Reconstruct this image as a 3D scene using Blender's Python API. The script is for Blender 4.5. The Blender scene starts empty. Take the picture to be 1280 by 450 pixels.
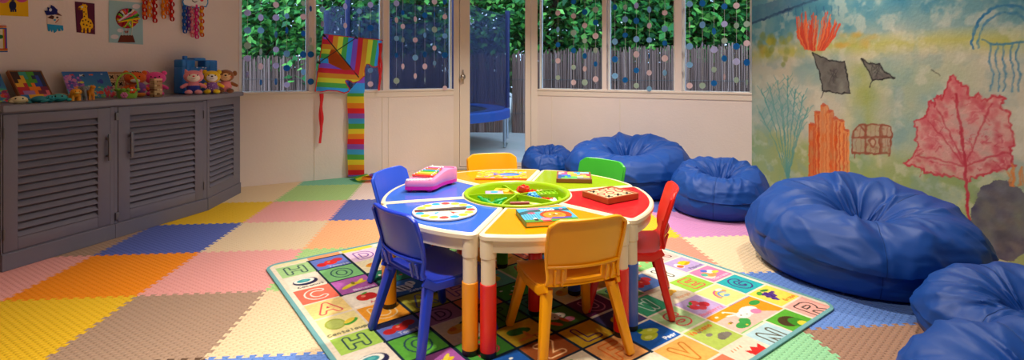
import bpy, bmesh, math, random
import numpy as np
from mathutils import Vector, Matrix, noise as mnoise
random.seed(7)
PI = math.pi
SC = bpy.context.scene
COL = SC.collection
F, YH, EYE = 643.6, 88.0, 1.09          # focal length and horizon row measured from the floor tiles

# ------------------------------------------------------------------ measuring helpers
def gp(px, py, h=0.0):
    """floor (or height h) point seen at photo pixel px,py"""
    Y = F * (EYE - h) / (py - YH)
    return ((px - 640) * Y / F, Y)

class Facet:
    """vertical plane through a->b (seen from the room, a on the left)"""
    def __init__(s, a, b):
        s.a = Vector(a); d = Vector(b) - s.a
        s.L = d.length; s.u = d.normalized(); s.n = Vector((s.u.y, -s.u.x))   # n points into the room
        s.rz = math.atan2(s.u.y, s.u.x)
    def sz(s, px, py, off=0.0):
        r = Vector(((px - 640) / F, 1.0)); a = s.a + s.n * off
        t = a.dot(s.n) / r.dot(s.n)
        p = r * t
        return ((p - a).dot(s.u), EYE - (py - YH) / F * t)
    def at(s, ss, z, off=0.0):
        p = s.a + s.u * ss + s.n * off
        return Vector((p.x, p.y, z))
    def mat(s, ss=0, z=0, off=0):
        """local x along the wall, local y into the wall (away from the room), z up"""
        return Matrix.Translation(s.at(ss, z, off)) @ Matrix.Rotation(s.rz, 4, 'Z')

# ------------------------------------------------------------------ colours, materials
def lin(c):
    if isinstance(c, str):
        c = [int(c[i:i + 2], 16) / 255 for i in (0, 2, 4)]
    return tuple(x / 12.92 if x <= .04045 else ((x + .055) / 1.055) ** 2.4 for x in c[:3])
MATS = {}
def mat(name, col, rough=.5, spec=.5, metal=0, bump=None, var=0, trans=0, emit=0, coat=0, sheen=0, sss=0):
    """col: sRGB hex.  bump=(scale,strength) noise bump;  var: slight noise colour variation"""
    if name in MATS: return MATS[name]
    m = bpy.data.materials.new(name); m.use_nodes = True
    nt = m.node_tree; b = nt.nodes['Principled BSDF']
    c = lin(col)
    b.inputs['Base Color'].default_value = (*c, 1)
    b.inputs['Roughness'].default_value = rough
    b.inputs['Specular IOR Level'].default_value = spec
    b.inputs['Metallic'].default_value = metal
    if coat: b.inputs['Coat Weight'].default_value = coat; b.inputs['Coat Roughness'].default_value = .08
    if sheen: b.inputs['Sheen Weight'].default_value = sheen
    if emit:
        b.inputs['Emission Color'].default_value = (*c, 1); b.inputs['Emission Strength'].default_value = emit
    if bump or var:
        tc = nt.nodes.new('ShaderNodeTexCoord'); nz = nt.nodes.new('ShaderNodeTexNoise')
        nz.inputs['Scale'].default_value = bump[0] if bump else 8; nz.inputs['Detail'].default_value = 4
        nt.links.new(tc.outputs['Object'], nz.inputs['Vector'])
        if bump:
            bp = nt.nodes.new('ShaderNodeBump'); bp.inputs['Strength'].default_value = bump[1]
            bp.inputs['Distance'].default_value = .01
            nt.links.new(nz.outputs['Fac'], bp.inputs['Height']); nt.links.new(bp.outputs['Normal'], b.inputs['Normal'])
        if var:
            n2 = nt.nodes.new('ShaderNodeTexNoise'); n2.inputs['Scale'].default_value = 3.5; n2.inputs['Detail'].default_value = 5
            nt.links.new(tc.outputs['Object'], n2.inputs['Vector'])
            mx = nt.nodes.new('ShaderNodeMix'); mx.data_type = 'RGBA'
            mx.inputs['A'].default_value = (*[x * (1 - var) for x in c], 1)
            mx.inputs['B'].default_value = (*[min(1, x * (1 + var)) for x in c], 1)
            nt.links.new(n2.outputs['Fac'], mx.inputs['Factor']); nt.links.new(mx.outputs['Result'], b.inputs['Base Color'])
    MATS[name] = m
    return m
def plast(h, rough=.32): return mat('plastic_' + h, h, rough, .5)
def paper(h): return mat('paper_' + h, h, .85, .2)
def felt(h): return mat('plush_' + h, h, .95, .1, bump=(90, .35), sheen=.4)
def paint_mat(name, rough=.6, bump=None, spec=.3):
    """material that shows the pigment painted on the mesh (colour attribute)"""
    if name in MATS: return MATS[name]
    m = bpy.data.materials.new(name); m.use_nodes = True
    nt = m.node_tree; b = nt.nodes['Principled BSDF']
    at = nt.nodes.new('ShaderNodeAttribute'); at.attribute_name = 'pigment'
    nt.links.new(at.outputs['Color'], b.inputs['Base Color'])
    b.inputs['Roughness'].default_value = rough; b.inputs['Specular IOR Level'].default_value = spec
    if bump:
        tc = nt.nodes.new('ShaderNodeTexCoord'); nz = nt.nodes.new('ShaderNodeTexNoise')
        nz.inputs['Scale'].default_value = bump[0]; nz.inputs['Detail'].default_value = 5
        bp = nt.nodes.new('ShaderNodeBump'); bp.inputs['Strength'].default_value = bump[1]; bp.inputs['Distance'].default_value = .01
        nt.links.new(tc.outputs['Object'], nz.inputs['Vector']); nt.links.new(nz.outputs['Fac'], bp.inputs['Height'])
        nt.links.new(bp.outputs['Normal'], b.inputs['Normal'])
    MATS[name] = m
    return m

# ------------------------------------------------------------------ mesh builder
class B:
    def __init__(s, M=None): s.bm = bmesh.new(); s.M = M or Matrix(); s.mi = 0
    def v(s, p): return s.bm.verts.new(s.M @ Vector(p))
    def face(s, vs):
        try: f = s.bm.faces.new(vs); f.material_index = s.mi; return f
        except ValueError: return None
    def quad(s, pts): return s.face([s.v(p) for p in pts])
    def merge(s, t, T=None):
        T = s.M @ (T or Matrix()); mp = {}
        for v in t.verts: mp[v] = s.bm.verts.new(T @ v.co)
        for f in t.faces:
            try: g = s.bm.faces.new([mp[v] for v in f.verts]); g.material_index = s.mi
            except ValueError: pass
        t.free(); return s
    def box(s, c, d, bev=0, rz=0, R=None, seg=2):
        t = bmesh.new(); bmesh.ops.create_cube(t, size=1)
        for v in t.verts: v.co = Vector((v.co.x * d[0], v.co.y * d[1], v.co.z * d[2]))
        if bev: bmesh.ops.bevel(t, geom=list(t.edges), offset=bev, segments=seg, affect='EDGES', profile=.5)
        T = Matrix.Translation(Vector(c)) @ (R.to_4x4() if R is not None else Matrix.Rotation(rz, 4, 'Z'))
        return s.merge(t, T)
    def bx(s, x0, x1, y0, y1, z0, z1, bev=0):
        return s.box(((x0 + x1) / 2, (y0 + y1) / 2, (z0 + z1) / 2), (abs(x1 - x0), abs(y1 - y0), abs(z1 - z0)), bev)
    def sph(s, c, r, nu=20, nv=12, R=None):
        if not hasattr(r, '__len__'): r = (r, r, r)
        t = bmesh.new(); bmesh.ops.create_uvsphere(t, u_segments=nu, v_segments=nv, radius=1)
        for v in t.verts: v.co = Vector((v.co.x * r[0], v.co.y * r[1], v.co.z * r[2]))
        return s.merge(t, Matrix.Translation(Vector(c)) @ (R.to_4x4() if R is not None else Matrix()))
    def ring(s, pts): return [s.v(p) for p in pts]
    def skin(s, rings, close=True, caps=True):
        for a, b in zip(rings, rings[1:]):
            n = len(a)
            for i in range(n if close else n - 1):
                j = (i + 1) % n; s.face([a[i], a[j], b[j], b[i]])
        if caps and close:
            if len(rings[0]) > 2: s.face(list(reversed(rings[0])))
            if len(rings[-1]) > 2: s.face(rings[-1])
    def lathe(s, prof, n=24, c=(0, 0, 0)):
        rs = []
        for r, z in prof:
            rs.append(s.ring([(c[0] + r * math.cos(2 * PI * i / n), c[1] + r * math.sin(2 * PI * i / n), c[2] + z) for i in range(n)]))
        s.skin(rs, caps=False)
        z = [v for (r, _), R in zip(prof, rs) if r < 1e-6 for v in R]
        if z: bmesh.ops.remove_doubles(s.bm, verts=z, dist=1e-6)
        return s
    def tube(s, pts, r, n=8, sq=None):
        """r: float or list;  sq=(a,b): rounded-rectangle half sizes instead of a circle"""
        pts = [Vector(p) for p in pts]; rs = []; pu = None
        for i, p in enumerate(pts):
            d = (pts[min(i + 1, len(pts) - 1)] - pts[max(i - 1, 0)]).normalized()
            if pu is None:
                up = Vector((0, 0, 1)) if abs(d.z) < .9 else Vector((0, 1, 0)); a = d.cross(up).normalized()
            else: a = (pu - d * pu.dot(d)).normalized()
            pu = a; b = d.cross(a); rr = r[i] if hasattr(r, '__len__') else r
            R = []
            for k in range(n):
                t = 2 * PI * k / n; cx, sy = math.cos(t), math.sin(t)
                if sq:
                    e = .5; cx = math.copysign(abs(cx) ** e, cx) * sq[0]; sy = math.copysign(abs(sy) ** e, sy) * sq[1]
                R.append(p + (a * cx + b * sy) * rr)
            rs.append(s.ring(R))
        s.skin(rs); return s
    def cyl(s, p0, p1, r0, r1=None, n=16): return s.tube([p0, p1], [r0, r0 if r1 is None else r1], n)
    def prism(s, poly, z0, z1, T=None):
        """polygon in local xy extruded z0..z1"""
        T = T or Matrix()
        a = [s.v(T @ Vector((p[0], p[1], z0))) for p in poly]; b = [s.v(T @ Vector((p[0], p[1], z1))) for p in poly]
        n = len(poly)
        for i in range(n): s.face([a[i], a[(i + 1) % n], b[(i + 1) % n], b[i]])
        s.face(list(reversed(a))); s.face(b); return s
    def done(s, name, mats, parent=None, smooth=40, loc=None, rz=None):
        bmesh.ops.recalc_face_normals(s.bm, faces=s.bm.faces)
        me = bpy.data.meshes.new(name); s.bm.to_mesh(me); s.bm.free()
        return link(name, me, mats, parent, smooth, loc, rz)
def link(name, me, mats, parent=None, smooth=40, loc=None, rz=None):
    for m in (mats if isinstance(mats, (list, tuple)) else [mats]): me.materials.append(m)
    if smooth:
        me.shade_smooth(); me.set_sharp_from_angle(angle=math.radians(smooth))
    o = bpy.data.objects.new(name, me); COL.objects.link(o)
    if parent is not None: o.parent = parent
    if loc is not None: o.location = loc
    if rz is not None: o.rotation_euler.z = rz
    return o
def tag(o, label=None, cat=None, group=None, kind=None):
    if label: o['label'] = label
    if cat: o['category'] = cat
    if group: o['group'] = group
    if kind: o['kind'] = kind
    return o
def thing(name, label, cat, loc=(0, 0, 0), rz=0, group=None, M=None):
    o = bpy.data.objects.new(name, None); COL.objects.link(o); o.empty_display_size = .05
    if M is not None: o.matrix_world = M
    else: o.location = loc; o.rotation_euler.z = rz
    return tag(o, label, cat, group)
def copy_tree(o, parent=None):
    c = o.copy(); COL.objects.link(c); c.parent = parent
    for ch in [x for x in COL.objects if x.parent is o]: copy_tree(ch, c)
    return c
def RX(a): return Matrix.Rotation(a, 4, 'X')
def RY(a): return Matrix.Rotation(a, 4, 'Y')
def RZ(a): return Matrix.Rotation(a, 4, 'Z')
def TR(x, y, z): return Matrix.Translation((x, y, z))

# ------------------------------------------------------------------ pigment canvas
def vnoise(h, w, cell, seed):
    g = np.random.RandomState(seed).rand(int(h / cell) + 3, int(w / cell) + 3)
    y = np.arange(h) / cell; x = np.arange(w) / cell
    yi = y.astype(int); xi = x.astype(int); fy = (y - yi)[:, None]; fx = (x - xi)[None]
    fy = fy * fy * (3 - 2 * fy); fx = fx * fx * (3 - 2 * fx)
    a = g[yi][:, xi]; b = g[yi][:, xi + 1]; c = g[yi + 1][:, xi]; d = g[yi + 1][:, xi + 1]
    return (a * (1 - fx) + b * fx) * (1 - fy) + (c * (1 - fx) + d * fx) * fy
def fbm(h, w, cell, seed, oc=4):
    s = 0; a = .5; t = 0
    for k in range(oc):
        s = s + a * vnoise(h, w, max(cell / 2 ** k, 1.01), seed + k); t += a; a *= .5
    return s / t
def hexc(c): return np.array([int(c[i:i + 2], 16) / 255 for i in (0, 2, 4)]) if isinstance(c, str) else np.array(c)
class Canvas:
    """w x h metres at a given step; u to the right, v up; colours in sRGB"""
    def __init__(s, w, h, step, bg, u0=0, v0=0):
        s.nu = int(round(w / step)) + 1; s.nv = int(round(h / step)) + 1
        s.u = u0 + np.linspace(0, w, s.nu); s.v = v0 + np.linspace(0, h, s.nv); s.step = step
        s.a = np.empty((s.nv, s.nu, 3)); s.a[:] = hexc(bg); s.wu = s.wv = None
    def warp(s, amp, cell, seed):
        s.wu = (fbm(s.nv, s.nu, cell, seed, 3) - .5) * amp; s.wv = (fbm(s.nv, s.nu, cell, seed + 9, 3) - .5) * amp; s.pad = amp * .5
    def uv(s, W):
        U, V = np.meshgrid(s.u[W[1]], s.v[W[0]])
        if s.wu is not None: U = U + s.wu[W]; V = V + s.wv[W]
        return U, V
    pad = 0
    def win(s, u0, u1, v0, v1):
        u0 -= s.pad; v0 -= s.pad; u1 += s.pad; v1 += s.pad
        i0 = max(np.searchsorted(s.u, u0) - 1, 0); i1 = min(np.searchsorted(s.u, u1) + 1, s.nu)
        j0 = max(np.searchsorted(s.v, v0) - 1, 0); j1 = min(np.searchsorted(s.v, v1) + 1, s.nv)
        return slice(j0, j1), slice(i0, i1)
    def put(s, W, m, col, tex=None):
        if tex is not None: m = m * tex[W]
        s.a[W] = s.a[W] * (1 - m[..., None]) + hexc(col) * m[..., None]
    def poly(s, pts, col, al=1, tex=None):
        P = np.array(pts, float); W = s.win(P[:, 0].min(), P[:, 0].max(), P[:, 1].min(), P[:, 1].max())
        U, V = s.uv(W); ins = np.zeros(U.shape, bool)
        for (x0, y0), (x1, y1) in zip(P, np.roll(P, -1, 0)):
            c = (y0 > V) != (y1 > V)
            with np.errstate(divide='ignore', invalid='ignore'):
                ins ^= c & (U < (x1 - x0) * (V - y0) / (y1 - y0 + 1e-12) + x0)
        s.put(W, ins * al, col, tex); return s
    def ell(s, c, r, col, ang=0, al=1, tex=None, soft=0):
        R = max(r); W = s.win(c[0] - R, c[0] + R, c[1] - R, c[1] + R)
        U, V = s.uv(W); U = U - c[0]; V = V - c[1]; ca, sa = math.cos(ang), math.sin(ang)
        d = np.hypot((U * ca + V * sa) / r[0], (-U * sa + V * ca) / r[1])
        m = np.clip((1 - d) / max(soft, .6 * s.step / min(r)) + (0 if soft else .5), 0, 1)
        s.put(W, m * al, col, tex); return s
    def line(s, pts, w, col, al=1, tex=None):
        for (x0, y0), (x1, y1) in zip(pts, pts[1:]):
            W = s.win(min(x0, x1) - w, max(x0, x1) + w, min(y0, y1) - w, max(y0, y1) + w)
            U, V = s.uv(W); dx, dy = x1 - x0, y1 - y0; L = dx * dx + dy * dy + 1e-12
            t = np.clip(((U - x0) * dx + (V - y0) * dy) / L, 0, 1)
            d = np.hypot(U - x0 - t * dx, V - y0 - t * dy)
            s.put(W, np.clip((w / 2 - d) / s.step + .5, 0, 1) * al, col, tex)
        return s
    def rect(s, u0, v0, u1, v1, col, al=1): return s.poly([(u0, v0), (u1, v0), (u1, v1), (u0, v1)], col, al)
    def mesh(s, name, T, mats, parent=None, keep=None, zfun=None):
        """grid in the local xy plane of T with the pigment as a colour attribute"""
        U, V = np.meshgrid(s.u, s.v)
        Z = np.zeros_like(U) if zfun is None else zfun(U, V)
        P = np.stack([U.ravel(), V.ravel(), Z.ravel()], 1)
        M = np.array(T); P = P @ M[:3, :3].T + M[:3, 3]
        idx = np.arange(s.nu * s.nv).reshape(s.nv, s.nu)
        q = np.stack([idx[:-1, :-1], idx[:-1, 1:], idx[1:, 1:], idx[1:, :-1]], -1).reshape(-1, 4)
        if keep is not None:
            K = keep(U, V); K = (K[:-1, :-1] & K[:-1, 1:] & K[1:, 1:] & K[1:, :-1]).ravel(); q = q[K]
        me = bpy.data.meshes.new(name); me.vertices.add(len(P)); me.vertices.foreach_set('co', P.ravel())
        me.loops.add(q.size); me.loops.foreach_set('vertex_index', q.ravel().astype(np.int32))
        me.polygons.add(len(q)); me.polygons.foreach_set('loop_start', (np.arange(len(q)) * 4).astype(np.int32))
        me.update(calc_edges=True)
        ca = me.color_attributes.new('pigment', 'FLOAT_COLOR', 'POINT')
        c = np.clip(s.a.reshape(-1, 3), 0, 1); c = np.where(c <= .04045, c / 12.92, ((c + .055) / 1.055) ** 2.4)
        ca.data.foreach_set('color', np.concatenate([c, np.ones((len(c), 1))], 1).astype(np.float32).ravel())
        return link(name, me, mats, parent, 0)

# stroke letters on a 1 x 1.4 cell
def arc(cx, cy, rx, ry, a0, a1, n=10):
    return [(cx + rx * math.cos(math.radians(a0 + (a1 - a0) * k / n)), cy + ry * math.sin(math.radians(a0 + (a1 - a0) * k / n))) for k in range(n + 1)]
GL = {
 'A': [[(0, 0), (.5, 1.4), (1, 0)], [(.2, .5), (.8, .5)]], 'B': [[(0, 0), (0, 1.4), (.6, 1.4)] + arc(.6, 1.05, .35, .35, 90, -90) + [(0, .7), (.6, .7)] + arc(.6, .35, .4, .35, 90, -90) + [(0, 0)]],
 'C': [arc(.55, .7, .55, .7, 50, 310, 14)], 'D': [[(0, 0), (0, 1.4), (.4, 1.4)] + arc(.4, .7, .6, .7, 90, -90) + [(0, 0)]],
 'E': [[(1, 1.4), (0, 1.4), (0, 0), (1, 0)], [(0, .7), (.8, .7)]], 'F': [[(1, 1.4), (0, 1.4), (0, 0)], [(0, .7), (.8, .7)]],
 'G': [arc(.55, .7, .55, .7, 50, 320, 14) + [(1, .6), (.6, .6)]], 'H': [[(0, 0), (0, 1.4)], [(1, 0), (1, 1.4)], [(0, .7), (1, .7)]],
 'I': [[(.5, 0), (.5, 1.4)]], 'K': [[(0, 0), (0, 1.4)], [(1, 1.4), (0, .65), (1, 0)]], 'L': [[(0, 1.4), (0, 0), (1, 0)]],
 'M': [[(0, 0), (0, 1.4), (.5, .5), (1, 1.4), (1, 0)]], 'N': [[(0, 0), (0, 1.4), (1, 0), (1, 1.4)]], 'O': [arc(.5, .7, .5, .7, 0, 360, 18)],
 'P': [[(0, 0), (0, 1.4), (.6, 1.4)] + arc(.6, 1.05, .4, .35, 90, -90) + [(0, .7)]], 'R': [[(0, 0), (0, 1.4), (.6, 1.4)] + arc(.6, 1.05, .4, .35, 90, -90) + [(0, .7)], [(.5, .7), (1, 0)]],
 'S': [arc(.5, 1.05, .48, .35, 30, 270) + arc(.5, .35, .48, .35, 90, -150)], 'T': [[(0, 1.4), (1, 1.4)], [(.5, 1.4), (.5, 0)]],
 'U': [[(0, 1.4), (0, .5)] + arc(.5, .5, .5, .5, 180, 360) + [(1, 1.4)]], 'V': [[(0, 1.4), (.5, 0), (1, 1.4)]], 'W': [[(0, 1.4), (.25, 0), (.5, 1), (.75, 0), (1, 1.4)]],
 'X': [[(0, 0), (1, 1.4)], [(0, 1.4), (1, 0)]], 'Y': [[(0, 1.4), (.5, .7), (1, 1.4)], [(.5, .7), (.5, 0)]], 'Z': [[(0, 1.4), (1, 1.4), (0, 0), (1, 0)]],
 'a': [arc(.45, .45, .4, .45, 0, 360, 12), [(.85, .9), (.85, 0)]], 'b': [[(.1, 1.4), (.1, 0)], arc(.5, .45, .4, .45, 0, 360, 12)], 'c': [arc(.5, .45, .42, .45, 50, 310)],
 'e': [[(.1, .45), (.9, .45)] + arc(.5, .45, .4, .45, 0, 310, 12)], 'g': [arc(.45, .45, .4, .45, 0, 360, 12), [(.85, .9), (.85, -.3), (.2, -.4)]], 'l': [[(.5, 1.4), (.5, 0)]],
 'm': [[(0, 0), (0, .9), (.45, .9), (.45, 0)], [(.45, .9), (.95, .9), (.95, 0)]], 'n': [[(.1, 0), (.1, .9), (.6, .9), (.85, .6), (.85, 0)]], 'o': [arc(.5, .45, .42, .45, 0, 360, 12)],
 'p': [[(.1, -.45), (.1, .9)], arc(.5, .45, .4, .45, 0, 360, 12)], 'r': [[(.2, 0), (.2, .9)], [(.2, .6), (.8, .9)]], 's': [[(.85, .8), (.2, .8), (.2, .5), (.8, .4), (.8, .05), (.15, .05)]],
 't': [[(.5, 1.3), (.5, 0), (.8, 0)], [(.1, .9), (.9, .9)]], 'u': [[(.1, .9), (.1, .2), (.4, 0), (.85, .2)], [(.85, .9), (.85, 0)]], 'v': [[(.1, .9), (.5, 0), (.9, .9)]], 'y': [[(.1, .9), (.5, .1)], [(.9, .9), (.2, -.45)]],
 'i': [[(.5, 0), (.5, .9)], [(.5, 1.2), (.5, 1.3)]],
}
def word(cv, txt, x, y, h, col, w=None, fill=None, wf=None, adv=1.35):
    """writes txt with cap height h from (x,y); fill: colour inside an outlined letter"""
    k = h / 1.4
    for ps, c, ww in ((1, col, w or h * .16),) + (((2, fill, wf),) if fill is not None else ()):
        xx = x
        for ch in txt:
            for st in GL.get(ch, []): cv.line([(xx + p[0] * k, y + p[1] * k) for p in st], ww, c)
            xx += k * adv
    return cv
# ================================================================== ROOM
ART = Facet((-4.475, -1.408), (-2.553, 4.80))
LF = Facet((-2.553, 4.80), (-.656, 5.783))
DF = Facet((-.656, 5.783), (.287, 5.783))
RF = Facet((.287, 5.783), (2.214, 4.75))
MU = Facet((2.214, 4.75), (3.865, -1.432))
BK = Facet((3.865, -1.432), (-4.475, -1.408))
CEIL, SILL, HEAD, WT = 2.55, .885, 2.15, .10
wallm = mat('wall_paint', 'E8D8D2', .8, .2, bump=(60, .12), var=.03)
woodw = mat('frame_paint', 'E6D6CA', .55, .3, bump=(25, .05))
ceilm = mat('ceiling_paint', 'E6DCD0', .9, .1)
ROOM = [f.a for f in (ART, LF, DF, RF, MU, BK)]
b = B(); b.prism([(p.x, p.y) for p in ROOM], -.10, -.012); tag(b.done('floor', mat('concrete_floor', '9A8F84', .8), smooth=0), kind='structure')
b = B(); b.prism([(p.x, p.y) for p in ROOM], CEIL, CEIL + .1); tag(b.done('ceiling', ceilm, smooth=0), kind='structure')
def wallbox(name, f, boxes, m, kind='structure'):
    b = B(f.mat())
    for s0, s1, z0, z1, y0, y1 in boxes: b.bx(s0, s1, y0, y1, z0, z1)
    return tag(b.done(name, m, smooth=0), kind=kind)
wallbox('wall_left', ART, [(0, ART.L, -.1, CEIL, 0, WT)], wallm)
wallbox('wall_back', BK, [(0, BK.L, -.1, CEIL, 0, WT)], wallm)
def S(f, px): return f.sz(px, 100)[0]
def bay(name, f, wins, n0, ends):
    ed = [max(0, S(f, a)) for w in wins for a in w]
    bs = [(-.0, f.L, -.1, SILL - .02, 0, WT), (0, f.L, HEAD, CEIL, 0, WT)]
    xs = [0] + ed + [f.L]
    for k in range(0, len(xs), 2):
        if xs[k + 1] - xs[k] > .004: bs.append((xs[k], xs[k + 1], SILL - .02, HEAD, 0, WT))
    wallbox(name, f, bs, wallm)
    for k in range(len(wins)):
        s0, s1 = ed[2 * k], ed[2 * k + 1]
        b = B(f.mat()); t = .022
        b.bx(s0, s1, .055, .095, SILL - .02, SILL + .004); b.bx(s0, s1, .055, .095, HEAD - t, HEAD)
        b.bx(s0, s0 + t, .055, .095, SILL, HEAD); b.bx(s1 - t, s1, .055, .095, SILL, HEAD)
        w = tag(b.done('window_%d' % (n0 + k), mat('white_frame', 'F0F2F4', .45, .4), smooth=0), kind='structure')
        b = B(f.mat()); b.bx(s0 + t, s1 - t, .072, .078, SILL, HEAD - t)
        b.done('glass_pane', glassm, w, 0)
    return ed
glassm = bpy.data.materials.new('window_glass'); glassm.use_nodes = True
nt = glassm.node_tree; nt.nodes.clear()
o_ = nt.nodes.new('ShaderNodeOutputMaterial'); mx = nt.nodes.new('ShaderNodeMixShader'); fr = nt.nodes.new('ShaderNodeFresnel')
tr = nt.nodes.new('ShaderNodeBsdfTransparent'); gl = nt.nodes.new('ShaderNodeBsdfGlossy'); gl.inputs['Roughness'].default_value = .02
tr.inputs['Color'].default_value = (.93, .97, 1, 1); fr.inputs['IOR'].default_value = 1.25
for a, c in ((fr.outputs[0], mx.inputs[0]), (tr.outputs[0], mx.inputs[1]), (gl.outputs[0], mx.inputs[2]), (mx.outputs[0], o_.inputs[0])): nt.links.new(a, c)
W = {1: (LF, 299, 386), 2: (LF, 393, 479), 3: (LF, 486, 567), 4: (RF, 672, 753), 5: (RF, 758, 843.5), 6: (RF, 852, 940)}
LF_E = bay('wall_left_bay', LF, [W[k][1:] for k in (1, 2, 3)], 1, None)
RF_E = bay('wall_right_bay', RF, [W[k][1:] for k in (4, 5, 6)], 4, None)
# sill boards and the cover strips under them
n = 1
for f in (LF, RF):
    b = B(f.mat()); b.bx(.0, f.L, -.012, .06, SILL - .022, SILL - .002, .003); b.bx(0, f.L, -.006, 0, SILL - .075, SILL - .024)
    tag(b.done('trim_%d' % n, woodw, smooth=0), kind='structure'); n += 1
    b = B(f.mat())
    for px in ((486, 393, 478) if f is LF else (690, 775)):
        s = S(f, px); b.bx(s - .004, s + .004, -.004, 0, .0, SILL - .08)
    tag(b.done('trim_%d' % n, woodw, smooth=0), kind='structure'); n += 1
# door facet: posts, header, glazed door
dl, dr = S(DF, 574), S(DF, 664)
wallbox('wall_door', DF, [(0, dl, -.1, CEIL, 0, WT), (dr, DF.L, -.1, CEIL, 0, WT), (dl, dr, 2.12, CEIL, 0, WT), (dl, dr, -.1, -.0, 0, WT)], woodw)
b = B(DF.mat()); g0, g1 = S(DF, 587), S(DF, 656.5)
b.bx(dl + .003, g0, .02, .06, .006, 2.115, .004); b.bx(g1, dr - .003, .02, .06, .006, 2.115, .004)
b.bx(g0, g1, .02, .06, .006, .05, .003); b.bx(g0, g1, .02, .06, 2.02, 2.115, .003)
door = tag(b.done('door_1', woodw, smooth=0), kind='structure')
b = B(DF.mat()); b.bx(g0, g1, .037, .043, .05, 2.02); b.done('glass_pane', glassm, door, 0)
b = B(DF.mat()); ks, kz = DF.sz(578.5, 96)
b.cyl((ks, .022, kz), (ks, .012, kz), .032, .03); b.cyl((ks, .014, kz), (ks, -.03, kz), .012); b.sph((ks, -.04, kz), (.028, .02, .028))
b.done('knob', mat('brushed_steel', 'B8B0A6', .3, .5, 1), door)
b = B(DF.mat()); b.box((ks, .02, kz + .0), (.02, .006, .16), .002); b.done('knob_plate', mat('brushed_steel', 'B8B0A6', .3, .5, 1), door)

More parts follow.
